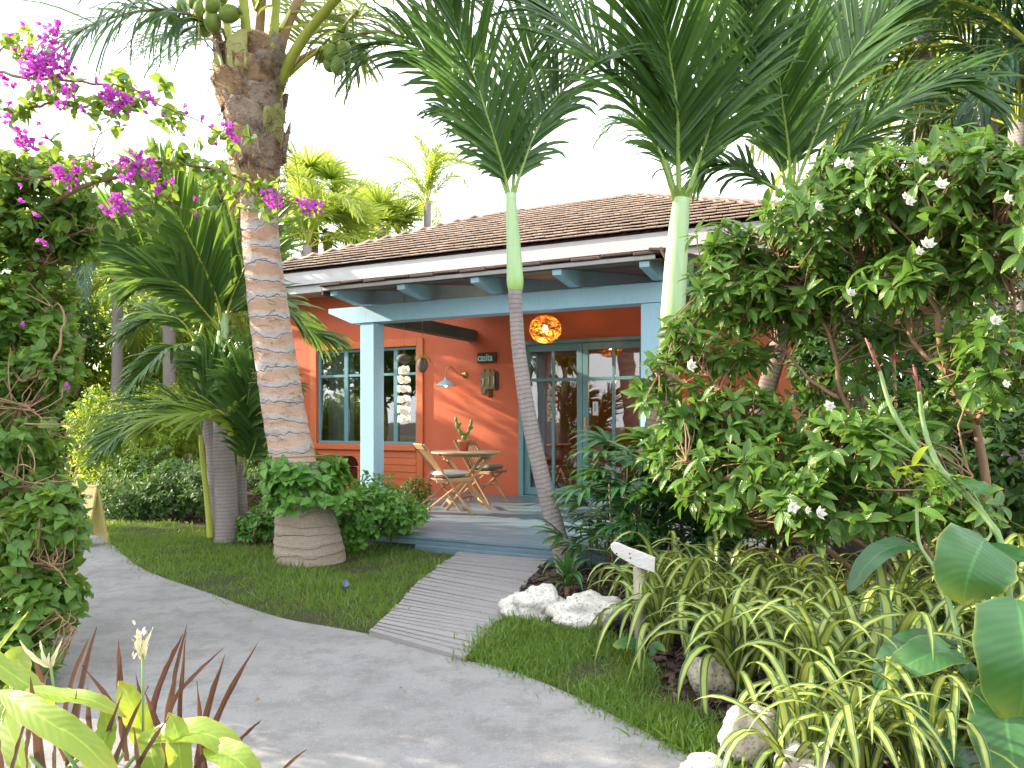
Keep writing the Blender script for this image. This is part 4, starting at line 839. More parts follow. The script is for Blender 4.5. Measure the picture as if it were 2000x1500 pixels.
# stouter palm C, right of the porch post
YC = 6.65
def PXC(l, Y): return [P(q[0], q[1], (q[2] + 1.1) if len(q) == 3 else Y) for q in l]
pC = palm_thing('manila_palm', 'stouter palm with a thick pale green crownshaft, right of the porch post', PXC([(1236, 1114), (1254, 1000), (1276, 860), (1300, 740), (1312, 640)], YC), [.118, .105, .098, .093, .089], 'ring2',
    (PXC([(1313, 642), (1314, 615), (1320, 520), (1326, 440), (1331, 388)], YC), [.086, .108, .10, .084, .072]))
for q, kw in (([(1322, 400, 5.55), (1296, 318, 5.5), (1260, 240, 5.45), (1207, 158, 5.4), (1160, 100, 5.35), (1102, 42, 5.3), (1030, -5, 5.2), (950, -50, 5.1)], dict(normal=(.45, -.75, .5), droop=.32, LL=.74, nl=62, a0=55)),
              ([(1327, 395, 5.55), (1324, 300, 5.5), (1322, 210, 5.4), (1309, 120, 5.3), (1294, 30, 5.1), (1280, -60, 5.0)], dict(normal=(0, -1, .15), droop=.22, LL=.80, nl=54)),
              ([(1338, 398, 5.55), (1364, 318, 5.55), (1388, 245, 5.5), (1418, 160, 5.5), (1450, 60, 5.4), (1470, -50, 5.3)], dict(normal=(-.3, -.9, .3), droop=.3, LL=.70, nl=52)),
              ([(1324, 396, 5.6), (1295, 300, 5.9), (1258, 246, 6.2), (1212, 232, 6.5), (1178, 262, 6.7)], dict(normal=(-.2, -.6, .8), droop=1.1, LL=.42, nl=40, W=.022)),
              ):
    kw['LL'] *= 1.25; fr(pC, PXC(q, YC), **{'nl': 46, 'r0': .026, 'W': .052, **kw})
rg = MB()
for k in range(14):
    a = k * .8; b = P(1330, 392, YC) + A2([.05 * math.cos(a), .05 * math.sin(a), 0]); leaf_on(rg, b, (math.cos(a) * .5, math.sin(a) * .5, 1), R.uniform(.08, .16), .05, .1, 'strap', 2, 4)
rg.build('leaf_sheath', M['rachis'], pC)
# palm D behind the gardenia
YD = 6.9
pD = palm_thing('manila_palm', 'dark leaning palm trunk behind the white flowering bush, fronds spreading above it', PX([(1418, 1105), (1440, 960), (1478, 820), (1515, 700), (1535, 600), (1545, 500), (1546, 440)], YD), [.10, .088, .082, .08, .075, .07], 'ring2', (PX([(1546, 445), (1546, 410), (1545, 372)], YD), [.062, .07, .05]))
for q, kw in (([(1545, 380, 6.9), (1539, 290, 6.8), (1529, 215, 6.7), (1518, 135, 6.6), (1492, 40, 6.5), (1480, -30, 6.4)], dict(normal=(0, -1, .2), droop=.25, LL=.85, nl=54)),
              ([(1548, 380, 6.9), (1600, 330, 6.8), (1650, 288, 6.7), (1705, 235, 6.6), (1772, 190, 6.5), (1860, 165, 6.3), (1940, 200, 6.2)], dict(normal=(-.45, -.55, .7), droop=.55, LL=.72, nl=56)),
              ([(1547, 380, 6.9), (1592, 265, 6.9), (1640, 150, 6.9), (1690, 70, 6.9), (1760, 10, 6.8), (1840, -20, 6.7)], dict(normal=(-.4, -.8, .4), droop=.35, LL=.8, nl=54)),
              ([(1542, 384, 6.9), (1490, 355, 7.0), (1440, 328, 7.1), (1398, 318, 7.1), (1370, 345, 7.1)], dict(normal=(0, -.6, .8), droop=.8, LL=.52, nl=36)),
              ([(1543, 380, 6.9), (1505, 280, 7.1), (1448, 180, 7.3), (1390, 100, 7.4)], dict(normal=(.3, -.9, .3), droop=.5, LL=.75)),
              ([(1546, 380, 6.9), (1562, 240, 7.1), (1590, 90, 7.3), (1600, -40, 7.5)], dict(normal=(0, -1, .1), droop=.4, LL=.8)),
              ([(1547, 382, 6.9), (1610, 350, 7.2), (1680, 350, 7.4), (1730, 400, 7.4)], dict(normal=(-.3, -.6, .7), droop=.8, LL=.6))):
    fr(pD, PX(q, YD), **{'nl': 46, 'r0': .02, 'W': .048, **kw})
# palms on the left of the coconut trunk
YF = 8.2
pF = palm_thing('manila_palm', 'left garden palm with broad dark fronds beside the coconut trunk, tallest of its cluster', PX([(442, 1062), (441, 960), (436, 860), (433, 770), (434, 700)], 8.1), [.135, .115, .10, .075, .065], 'ring', (PX([(434, 705), (434, 680), (436, 640), (437, 612)], 8.1), [.06, .07, .05, .04]))
for q, kw in (([(434, 640, 8.1), (425, 590, 8.0), (407, 545, 7.9), (385, 496, 7.8), (358, 442, 7.7), (330, 385, 7.6), (305, 340, 7.5)], dict(normal=(.2, -.95, .25), droop=.25, LL=.72, nl=54)),
              ([(437, 640, 8.1), (450, 592, 8.1), (472, 538, 8.1), (492, 490, 8.1), (520, 430, 8.1)], dict(normal=(-.2, -1, .2), droop=.3, LL=.8)),
              ([(432, 645, 8.1), (381, 588, 8.0), (340, 548, 7.9), (288, 505, 7.8), (245, 475, 7.7), (205, 452, 7.6), (165, 440, 7.5)], dict(normal=(.2, -.95, .3), droop=.3, LL=.68, nl=58)),
              ([(436, 640, 8.1), (465, 600, 8.3), (540, 590, 8.4), (600, 640, 8.5), (650, 665, 8.5)], dict(normal=(.1, -.5, .8), droop=.5, LL=.5, nl=34)),
              ([(434, 645, 8.1), (442, 580, 8.2), (432, 480, 8.4), (440, 370, 8.5)], dict(normal=(0, -1, .1), droop=.3, LL=.7)),
              ([(434, 650, 8.1), (400, 610, 7.9), (355, 560, 7.7), (300, 545, 7.5), (255, 560, 7.4)], dict(normal=(.1, -.9, .5), droop=.35, LL=.55, nl=44))):
    fr(pF, PX(q, YF), **{'nl': 48, 'r0': .022, 'W': .06, 'mats': ('rachisy', 'palmf'), **kw})
pG = palm_thing('manila_palm', 'left garden palm with a grey ringed trunk just behind the tallest one', PX([(424, 1056), (421, 970), (417, 880), (400, 800), (392, 745)], 8.45), [.10, .085, .08, .072, .065], 'ring', (PX([(392, 748), (390, 720), (386, 690), (384, 660)], 8.45), [.062, .075, .06, .045]))
for q, kw in (([(385, 670, 8.4), (350, 625, 8.4), (300, 620, 8.4), (245, 650, 8.3)], dict(normal=(-.2, -.6, .8), droop=.45, LL=.5)),
              ([(386, 668, 8.4), (410, 600, 8.5), (450, 560, 8.6), (500, 580, 8.6)], dict(normal=(0, -.8, .6), droop=.6, LL=.7)),
              ([(384, 672, 8.4), (335, 680, 8.0), (295, 710, 7.8), (260, 750, 7.7)], dict(normal=(-.2, -.6, .8), droop=.5, LL=.42))):
    fr(pG, PX(q, YF), **{'nl': 40, 'r0': .02, 'W': .05, 'mats': ('rachisy', 'palmf'), **kw})
pH = palm_thing('manila_palm', 'young green stemmed palm at the left of the cluster, fronds arching low over the lawn', PX([(411, 1050), (405, 980), (396, 900), (392, 850)], 8.0), [.034, .03, .026, .024], 'rachisy')
for q, kw in (([(392, 850, 8), (372, 800, 7.8), (330, 790, 7.6), (270, 815, 7.4), (205, 872, 7.2)], dict(normal=(-.1, -.7, .7), droop=.5, LL=.55)),
              ([(392, 850, 8), (400, 780, 7.9), (430, 740, 7.8), (460, 730, 7.7)], dict(normal=(0, -.8, .6), droop=.5, LL=.6)),
              ([(470, 905, 7.8), (450, 820, 7.5), (400, 808, 7.3), (330, 812, 7.2), (290, 830, 7.1)], dict(normal=(-.2, -.6, .8), droop=.45, LL=.55, mats=('rachisy', 'palmy'))),
              ([(480, 930, 7.8), (478, 850, 7.6), (486, 770, 7.4), (500, 700, 7.3)], dict(normal=(0, -1, .2), droop=.35, LL=.6)),
              ([(475, 930, 7.8), (500, 860, 7.6), (500, 790, 7.5), (470, 740, 7.4)], dict(normal=(.2, -.9, .3), droop=.4, LL=.55))):
    fr(pH, PX(q, YF), **{'nl': 40, 'r0': .014, 'W': .042, **kw})
pI = palm_thing('manila_palm', 'thin ringed palm stem between the cluster and the coconut trunk', PX([(477, 1055), (473, 980), (472, 920), (472, 880)], 8.3), [.06, .055, .05, .045], 'ring')
for q, kw in (([(472, 890, 8.3), (455, 800, 8.2), (440, 740, 8.1), (400, 700, 8)], dict(normal=(.1, -.9, .4), droop=.5, LL=.6)), ([(472, 890, 8.3), (490, 810, 8.2), (520, 760, 8.1), (560, 760, 8)], dict(normal=(.1, -.9, .4), droop=.6, LL=.5)), ([(472, 890, 8.3), (478, 790, 8.2), (470, 700, 8.1)], dict(normal=(0, -1, .1), droop=.4, LL=.6))):
    fr(pI, PX(q, YF), **{'nl': 36, 'r0': .013, 'W': .04, **kw})
# ------------------------------------------------------------------ coconut palm
YA = 7.03; kA = YA / FPX
def cocobark():
    k = NT('coconut_bark'); uv = k.n('TexCoord').outputs['UV']; s = k.n('SeparateXYZ'); k.l(uv, s.inputs[0]); gn = k.n('SeparateXYZ'); k.l(k.n('TexCoord').outputs['Object'], gn.inputs[0]); z = gn.outputs[2]
    nz = k.noise(3.0, 4, None, (1.5, 1.5, 1)); ph = k.math('FRACT', k.math('ADD', s.outputs[1], k.math('MULTIPLY', k.math('SUBTRACT', nz, .5), 1.1)))
    fib = k.noise(12, 7, None, (5, 5, 1.2), .75); hf = k.noise(10, 6, None, (1, 1, 7), .7)
    ora = k.mix(k.ramp(z, [(0, (0, 0, 0)), (.55, (0, 0, 0)), (1, (1, 1, 1))]), (.46, .29, .18), (.34, .16, .08)); zr = k.math('MULTIPLY', z, .27)
    ora = k.mix(k.ramp(zr, [(.15, (0, 0, 0)), (.75, (1, 1, 1))]), (.50, .37, .28), (.38, .21, .13)); ora = k.mix(k.math('MULTIPLY', k.ramp(k.noise(2.3, 3), [(.55, (0, 0, 0)), (.65, (1, 1, 1))]), .5), ora, (.26, .24, .06)); ora = k.mix(k.math('MULTIPLY', fib, .6), ora, (.58, .42, .33))
    gry = k.mix(hf, (.32, .28, .27), (.60, .55, .54)); base = k.mix(fib, (.20, .155, .12), (.52, .43, .35)); base = k.mix(k.math('MULTIPLY', hf, .5), base, (.30, .25, .20))
    c = k.mix(k.ramp(ph, [(0, (1, 1, 1)), (.26, (1, 1, 1)), (.52, (0, 0, 0)), (.93, (0, 0, 0)), (1, (1, 1, 1))]), ora, gry); c = k.mix(k.ramp(ph, [(0, (0, 0, 0)), (.015, (0, 0, 0)), (.03, (.55, .55, .55)), (.07, (0, 0, 0))]), c, (.14, .10, .08))
    c = k.mix(k.ramp(z, [(.36, (0, 0, 0)), (.62, (1, 1, 1))]), base, c); c = k.mix(k.math('MULTIPLY', k.ramp(ph, [(0, (0, 0, 0)), (.015, (0, 0, 0)), (.04, (1, 1, 1)), (.09, (0, 0, 0))]), k.math('MULTIPLY', k.ramp(k.noise(4, 5, rough=.7), [(.42, (0, 0, 0)), (.6, (1, 1, 1))]), .8)), c, (.10, .075, .06)); c = k.mix(k.ramp(k.noise(14, 7, None, (3, 3, 1), .8), [(.60, (0, 0, 0)), (.66, (1, 1, 1))]), c, (.15, .11, .09))
    h = k.math('ADD', k.math('MULTIPLY', hf, .8), k.math('ADD', fib, k.ramp(ph, [(0, (.2,) * 3), (.04, (0, 0, 0)), (.08, (1, 1, 1)), (.4, (.8,) * 3), (.5, (.3,) * 3), (1, (.3,) * 3)]))); return k.done(k.principled(c, .85, k.bump(h, .85, .014), spec=.2))
M['cocobark'] = cocobark()
def fibrem(name, a, b):
    k = NT(name); f1_ = k.noise(16, 8, None, (7, 7, 1), .75); f2_ = k.noise(9, 7, None, (1.5, 1.5, 9), .75); c = k.mix(k.math('MULTIPLY', k.math('ADD', f1_, f2_), .5), a, b); c = k.mix(k.ramp(k.noise(6, 6, rough=.7), [(.5, (0, 0, 0)), (.62, (1, 1, 1))]), c, tuple(x * .6 for x in a)); return k.done(k.principled(c, .9, k.bump(k.math('ADD', f1_, f2_), 1.0, .02), spec=.15))
M['fibre'] = fibrem('palm_fibre', (.40, .26, .16), (.58, .40, .25)); M['boot'] = fibrem('dry_leaf_base', (.38, .28, .22), (.64, .53, .46)); M['bootg'] = paintmat('green_leaf_base', (.34, .34, .12), .6, .25, .2, (.5, .38, .25), .6, 7)
cA = thing('coconut_palm', 'big coconut palm with a swollen base and peeling orange grey trunk on the lawn', 'palm', (0, 0, 0))
tv = [(1112, 606, 138), (1085, 605, 135), (1060, 603, 131), (1020, 598, 118), (990, 592, 104), (950, 583, 93), (905, 573, 87), (850, 563, 84), (800, 554, 82), (700, 538, 79), (600, 524, 76), (500, 512, 71), (430, 507, 69), (380, 505, 72), (340, 504, 82), (300, 504, 86), (250, 501, 92), (200, 498, 102), (160, 497, 108), (120, 499, 104), (90, 500, 78), (70, 502, 50)]
tz = A2([EYE - (v - HOR) * kA for v, _, _ in tv]); tx = A2([(u - 1000) * kA for _, u, _ in tv]); tr_ = A2([w_ / 2 * kA for _, _, w_ in tv])
def trunkC(z): return np.interp(z, tz, tx), np.interp(z, tz, tr_)
nr, na = 300, 48; zz = np.linspace(tz[0], tz[-1], nr); aa = np.linspace(0, 2 * math.pi, na, endpoint=False); sp_ring = np.interp(zz, [0, .6, 1.2, 3], [.085, .10, .150, .165]); ph = np.cumsum(np.gradient(zz) / sp_ring)
V = np.zeros((nr, na, 3)); U = np.zeros((nr, na, 2))
for i in range(nr):
    cx, r_ = trunkC(zz[i]); wob = .20 * np.sin(aa + ph[i] * 2.3) * np.sin(ph[i] * .8 + 1) + .07 * np.sin(aa * 3 + ph[i] * 2.1) + .035 * np.sin(aa * 11 + ph[i] * 5) + .02 * np.sin(aa * 19 - ph[i] * 9); f = np.mod(ph[i] + wob, 1); saw = np.where(f < .15, f / .15, 1 - (f - .15) / .85 * .8)
    rr = r_ * (1 + .04 * saw - .02 + .015 * np.sin(aa * 5 + zz[i] * 9) * np.sin(zz[i] * 17)); V[i, :, 0] = cx + rr * np.cos(aa); V[i, :, 1] = YA + rr * np.sin(aa); V[i, :, 2] = zz[i]
    U[i, :, 0] = aa / 6.283; U[i, :, 1] = ph[i] + wob
i = np.arange(nr - 1)[:, None] * na; j = np.arange(na)[None]; jn = (j + 1) % na
MB().add(V.reshape(-1, 3), np.stack([i + j, i + jn, i + na + jn, i + na + j], -1).reshape(-1, 4), U.reshape(-1, 2)).build('trunk', M['cocobark'], cA)
def shell(z0, h, ang_, half0, half1, off, flare, mat, name, seed=0, ragged=.0):
    rs = random.Random(seed); n, m = 7, 9; o_, i_ = [], []
    for r in range(n):
        f = r / (n - 1); half = half0 + (half1 - half0) * f
        for c in range(m):
            q = 2 * c / (m - 1) - 1; z = z0 + h * f + (ragged * rs.uniform(-1, 1) if r in (0, n - 1) else 0) + .03 * math.sin(q * 3 + seed); cx, rd = trunkC(z); a = ang_ + half * q; rad = rd + off + flare * f * f + .012 * math.sin(q * 9 + seed) * (1 - f) + rs.uniform(-.004, .004)
            o_.append((cx + rad * math.cos(a), YA + rad * math.sin(a), z)); rad -= .012 + .03 * (1 - q * q) * f; i_.append((cx + rad * math.cos(a), YA + rad * math.sin(a), z))
    ii, jj = np.meshgrid(np.arange(n - 1), np.arange(m - 1), indexing='ij'); q = (ii * m + jj).ravel(); f1_ = np.stack([q, q + 1, q + m + 1, q + m], 1); bd = [r * m for r in range(n)] + [(n - 1) * m + c for c in range(1, m)] + [r * m + m - 1 for r in range(n - 2, -1, -1)] + [c for c in range(m - 2, 0, -1)]
    e = [[bd[k], bd[(k + 1) % len(bd)], bd[(k + 1) % len(bd)] + n * m, bd[k] + n * m] for k in range(len(bd))]
    MB().add(o_ + i_, np.concatenate([f1_, f1_[:, ::-1] + n * m, A2(e)])).build(name, mat, cA)
FA = -math.pi / 2
for z0, h, a, h0, h1, off, fl, m_ in ((3.36, .26, -.95, .75, .42, .03, .04, 'bootg'), (3.55, .30, .35, .85, .5, .035, .03, 'boot'), (3.60, .28, -.45, .7, .5, .03, .05, 'fibre'), (3.78, .30, .9, .6, .35, .04, .06, 'bootg'), (3.85, .26, -.1, .9, .5, .05, .05, 'boot'),
                             (3.92, .30, -.95, .7, .4, .04, .06, 'boot'), (4.02, .24, .45, .7, .38, .06, .05, 'boot'), (4.10, .25, -.55, .8, .5, .07, .07, 'fibre'), (4.16, .32, -.75, .45, .22, .07, .06, 'bootg'), (4.20, .30, .15, .8, .6, .06, .05, 'fibre'),
                             (4.28, .26, .75, .65, .4, .05, .09, 'boot'), (4.34, .34, -.15, .32, .26, .09, .05, 'bootg'), (4.30, .36, -1.0, .5, .2, .06, .10, 'boot'), (4.42, .26, .35, .7, .6, .03, .06, 'fibre'), (4.42, .24, -.5, .8, .6, .02, .07, 'fibre'), (4.38, .34, 1.0, .5, .2, .03, .12, 'boot'),
                             (3.42, .24, .2, 1.0, .7, .02, .02, 'fibre'), (3.7, .3, 2.2, .9, .5, .04, .05, 'boot'), (4.1, .3, 2.8, .9, .5, .04, .05, 'boot'), (4.4, .3, 3.6, .9, .5, .05, .06, 'fibre'), (4.0, .3, 4.2, .9, .5, .05, .06, 'boot')):
    shell(z0, h, FA + a, h0, h1, off, fl, M[m_], 'leaf_base', int(z0 * 100), .004 if m_ == 'bootg' else .022)
sf_ = MB()
for _ in range(1300):
    z = R.uniform(3.2, 4.68); cx, rd = trunkC(z); a = FA + R.uniform(-1.6, 1.6); b = A2([cx + (rd + .05) * math.cos(a), YA + (rd + .05) * math.sin(a), z]); d = A2([math.cos(a), math.sin(a), 0]) * R.uniform(.0, .5) + rnd(1)[0] * .8; tube(sf_, grow(b, d, R.uniform(.06, .22), 5, 1.0), .0024, 3, cap=False)
for _ in range(160):
    z = R.uniform(1.0, 3.2); cx, rd = trunkC(z); a = FA + R.uniform(-1.6, 1.6); b = A2([cx + (rd + .004) * math.cos(a), YA + (rd + .004) * math.sin(a), z]); d = A2([-math.sin(a), math.cos(a), 0]) * R.choice([-1, 1]) + A2([math.cos(a), math.sin(a), 0]) * .25 + rnd(1)[0] * .3; tube(sf_, grow(b, d, R.uniform(.04, .12), 5, .6), .0022, 3, cap=False)
stuff(sf_.build('fibre', M['fibre'], cA))
def petiole(pts, r0, r1, mat, flat=.6):
    mb = MB(); C = spline(pts, 24); tube(mb, C, np.linspace(r0, r1, 24), 10); mb.build('petiole', M[mat], cA)
for pts, r0, r1, m_ in (([(486, 110, 6.8), (480, 50, 6.85), (472, -40, 6.9), (460, -160, 6.9)], .05, .035, 'rachisy'), ([(530, 100, 6.85), (536, 40, 6.9), (545, -60, 6.9)], .05, .035, 'rachisy'),
                        ([(528, 215, 7.03), (548, 160, 6.95), (577, 100, 6.85), (612, 50, 6.8), (668, -15, 6.7), (740, -90, 6.6)], .058, .035, 'rachisy'), ([(540, 120, 7.1), (560, 50, 7.2), (600, -30, 7.3)], .06, .04, 'rachisd'), ([(440, 130, 6.95), (424, 70, 6.9), (405, 10, 6.9), (380, -60, 6.9)], .045, .03, 'rachisd'),
                        ([(505, 100, 7.2), (510, 20, 7.3), (520, -80, 7.4)], .05, .035, 'rachisd'), ([(450, 110, 7.2), (440, 40, 7.3), (420, -60, 7.4)], .05, .035, 'rachisy'), ([(555, 135, 7.1), (600, 108, 7.2), (650, 85, 7.3), (730, 62, 7.3), (800, 75, 7.3)], .03, .014, 'rachisd'), ([(560, 150, 6.95), (600, 115, 6.9), (640, 90, 6.9)], .022, .014, 'rachisy')):
    petiole(PX(pts, YA), r0, r1, m_)
for q, kw in (([(440, 95, 6.9), (395, 40, 6.9), (320, 20, 6.8), (235, 30, 6.7), (150, 65, 6.6), (80, 130, 6.5)], dict(normal=(-.3, -.5, .8), droop=1.1, LL=.85, nl=64, mats=('rachisd', 'palm2'), jit=.25)),
              ([(430, 90, 7.2), (400, 70, 7.5), (350, 60, 7.8), (290, 90, 8.0)], dict(normal=(-.2, -.5, .8), droop=1.3, LL=.85, nl=40, mats=('rachisd', 'palm2'), jit=.25)),
              ([(668, -15, 6.7), (740, -70, 6.6), (830, -60, 6.5), (900, 0, 6.4)], dict(normal=(.2, -.5, .8), droop=1.0, LL=.85, nl=50)),
              ([(560, 120, 7.2), (620, 60, 7.5), (700, 30, 7.8), (790, 50, 8.0)], dict(normal=(.2, -.5, .8), droop=1.1, LL=.75, nl=46, mats=('rachisy', 'coco'))),
              ([(700, 20, 6.9), (670, 60, 7.0), (690, 110, 7.1)], dict(normal=(.5, -.6, .5), droop=1.2, LL=.6, nl=22)),
              ([(545, 60, 7.0), (590, -10, 7.4), (660, -40, 7.8), (740, -20, 8.2)], dict(normal=(.2, -.5, .8), droop=1.0, LL=.8, nl=50, mats=('rachisy', 'palmy'))),
              ([(472, -40, 6.9), (400, -140, 6.6), (280, -160, 6.3), (170, -80, 6.0)], dict(normal=(-.2, -.5, .8), droop=1.0, LL=.9, nl=60, mats=('rachisy', 'palmy'))),
              ([(500, 20, 7.0), (510, -120, 7.4), (560, -260, 7.8), (700, -330, 8.2)], dict(normal=(.2, -.8, .5), droop=.9, LL=.9, nl=56)),
              ([(500, 20, 7.0), (460, -120, 6.7), (420, -260, 6.3), (380, -360, 5.8)], dict(normal=(0, -.8, .5), droop=.9, LL=.9, nl=56)),
              ([(500, 20, 7.0), (560, -100, 6.4), (640, -170, 5.8), (720, -160, 5.2)], dict(normal=(.2, -.5, .8), droop=1.0, LL=.9, nl=56))):
    fr(cA, PX(q, YA), **{'nl': 50, 'r0': .02, 'W': .034, 'a0': 70, 'a1': 35, 'mats': ('rachisy', 'coco'), **kw})
M['nut'] = paintmat('green_coconut_husk', (.16, .24, .035), .42, .3, .1, (.30, .22, .06), .4, 8)
for u, v, Yn, r_, tl_ in ((393, 20, 6.8, .082, 0), (414, 8, 6.7, .085, .2), (415, 42, 6.75, .09, -.2), (448, 27, 6.7, .088, 1.3), (380, 2, 6.9, .08, 0), (430, -8, 6.9, .085, 0), (400, 55, 7.0, .075, 0), (335, 33, 7.2, .07, 0), (300, 33, 7.3, .065, .5), (355, 12, 7.2, .075, 0),
                          (659, 83, 6.95, .085, .3), (646, 103, 6.85, .082, 0), (627, 108, 6.95, .066, 0), (672, 99, 6.85, .08, -.2), (644, 124, 6.9, .072, 0), (660, 129, 6.8, .075, .1), (674, 123, 6.95, .066, .2), (712, 113, 7.1, .055, 0), (690, 108, 7.1, .07, .1)):
    mb = MB(); blob(mb, (0, 0, 0), (r_ * .85, r_ * .85, r_ * 1.08), dn=.03); lathe(mb, [(r_ * .42, r_ * 1.08), (r_ * .46, r_ * 1.2), (r_ * .2, r_ * 1.32), (0, r_ * 1.34)], 10); o = mb.build('coconut', M['nut'], cA); o.location = P(u, v, Yn); o.rotation_euler = (R.uniform(-.3, .3), tl_, 0)
infl = MB()
for _ in range(26):
    b = P(R.choice([392, 410, 420, 640, 655]), R.uniform(-20, 90), 6.85); tube(infl, grow(b, (R.uniform(-1, 1), R.uniform(-.6, .3), R.uniform(-.3, .8)), R.uniform(.2, .55), 8, 1.4), np.linspace(.006, .002, 8), 4, cap=False)
stuff(infl.build('flower_stalks', M['rachisy'], cA))
# ------------------------------------------------------------------ leaf emitters
def emit(parent, tpls, mats, pos, d, up, sc, nobj=0, name='leaf', mass='foliage'):
    """the nobj leaves nearest the camera become parts of their own; the rest is one mass"""
    pos = np.asarray(pos); y = nrm(d); x = nrm(np.cross(y, up)); z = np.cross(x, y); sc = np.broadcast_to(sc, (len(pos),)); order = np.argsort(np.linalg.norm(pos - A2([0, 0, EYE]), axis=1)); par = A2(parent.location)
    if nobj:
        uu = pos[:, 0] / np.maximum(pos[:, 1], .1) * FPX + 1000; vv = HOR - (pos[:, 2] - EYE) / np.maximum(pos[:, 1], .1) * FPX; vis = (uu > -20) & (uu < 2020) & (vv > -20) & (vv < 1520); order = np.concatenate([order[vis[order]], order[~vis[order]]])
        ms = [(MB().add(*t).mesh(name, m)) for t in tpls for m in mats[:1]]
        for i in order[:nobj]:
            o = bpy.data.objects.new(name, R.choice(ms)); COL.objects.link(o); o.parent = parent
            mt = Matrix(((x[i, 0] * sc[i], y[i, 0] * sc[i], z[i, 0] * sc[i], pos[i, 0] - par[0]), (x[i, 1] * sc[i], y[i, 1] * sc[i], z[i, 1] * sc[i], pos[i, 1] - par[1]), (x[i, 2] * sc[i], y[i, 2] * sc[i], z[i, 2] * sc[i], pos[i, 2] - par[2]), (0, 0, 0, 1)))
            o.matrix_local = mt
    r = order[nobj:]
    if len(r):
        mb = MB(); h = np.array_split(RNG.permutation(r), len(tpls))
        for k, q in enumerate(h):
            if len(q): scatter(mb, tpls[k], pos[q] - par, d[q], up[q] if getattr(up, 'ndim', 1) == 2 else np.tile(up, (len(q), 1)), sc[q])
        stuff(mb.build(mass, mats[0], parent))
def rosettes(tip, tdir, k, spread=1.0, drop=.15, jit=.25, back=0.0):
    """k leaves round each tip; returns pos, dir, up"""
    n = len(tip); a = np.linspace(0, 2 * math.pi, k, endpoint=False)[None] + RNG.uniform(0, 6.28, (n, 1)) + RNG.normal(0, .25, (n, k)); t = nrm(tdir); b1 = nrm(np.cross(t, rnd(n))); b2 = np.cross(t, b1)
    d = t[:, None] * (RNG.uniform(.25, .9, (n, k))[..., None]) + spread * (np.cos(a)[..., None] * b1[:, None] + np.sin(a)[..., None] * b2[:, None]) + RNG.normal(0, jit, (n, k, 3)) + A2([0, 0, -drop])
    pos = tip[:, None] - t[:, None] * RNG.uniform(0, back + 1e-6, (n, k))[..., None]; up = t[:, None] + RNG.normal(0, .25, (n, k, 3)) + A2([0, 0, .8]); return pos.reshape(-1, 3), d.reshape(-1, 3), up.reshape(-1, 3)
def lobes(L, shell=.35):
    tip, td = [], []
    for (u, v, Y, ru, rv, ry, n) in L:
        c = P(u, v, Y); p, d = in_ellip(n, c, (ru * Y / FPX, ry, rv * Y / FPX), shell); tip.append(p); td.append(nrm(d + A2([0, -.25, .45]) + rnd(n) * .35))
    return np.concatenate(tip), np.concatenate(td)
def twigs(mb, tip, td, limbs, r0=.006, frac=1.0):
    LP = np.concatenate(limbs)
    for i in range(len(tip)):
        if R.random() > frac: continue
        q = tip[i] - A2([0, 0, .12]); j = np.argmin(np.linalg.norm(LP - q, axis=1) + RNG.uniform(0, .12, len(LP))); b = LP[j]; m = (b + tip[i]) / 2 + rnd(1)[0] * .04 + A2([0, 0, -.03]); tube(mb, spline([b, m, tip[i] - td[i] * .05, tip[i]], 7), np.linspace(r0, r0 * .35, 7), 4, cap=False)
def bark(name, a, b): 
    k = NT(name); n = k.noise(16, 6, None, (3, 3, 1), .7); return k.done(k.principled(k.mix(n, a, b), .85, k.bump(n, .6, .01), spec=.2))
M['twig'] = bark('brown_twig_bark', (.16, .09, .05), (.36, .24, .15)); M['stem'] = plainmat('green_stem', (.16, .26, .08), .5)
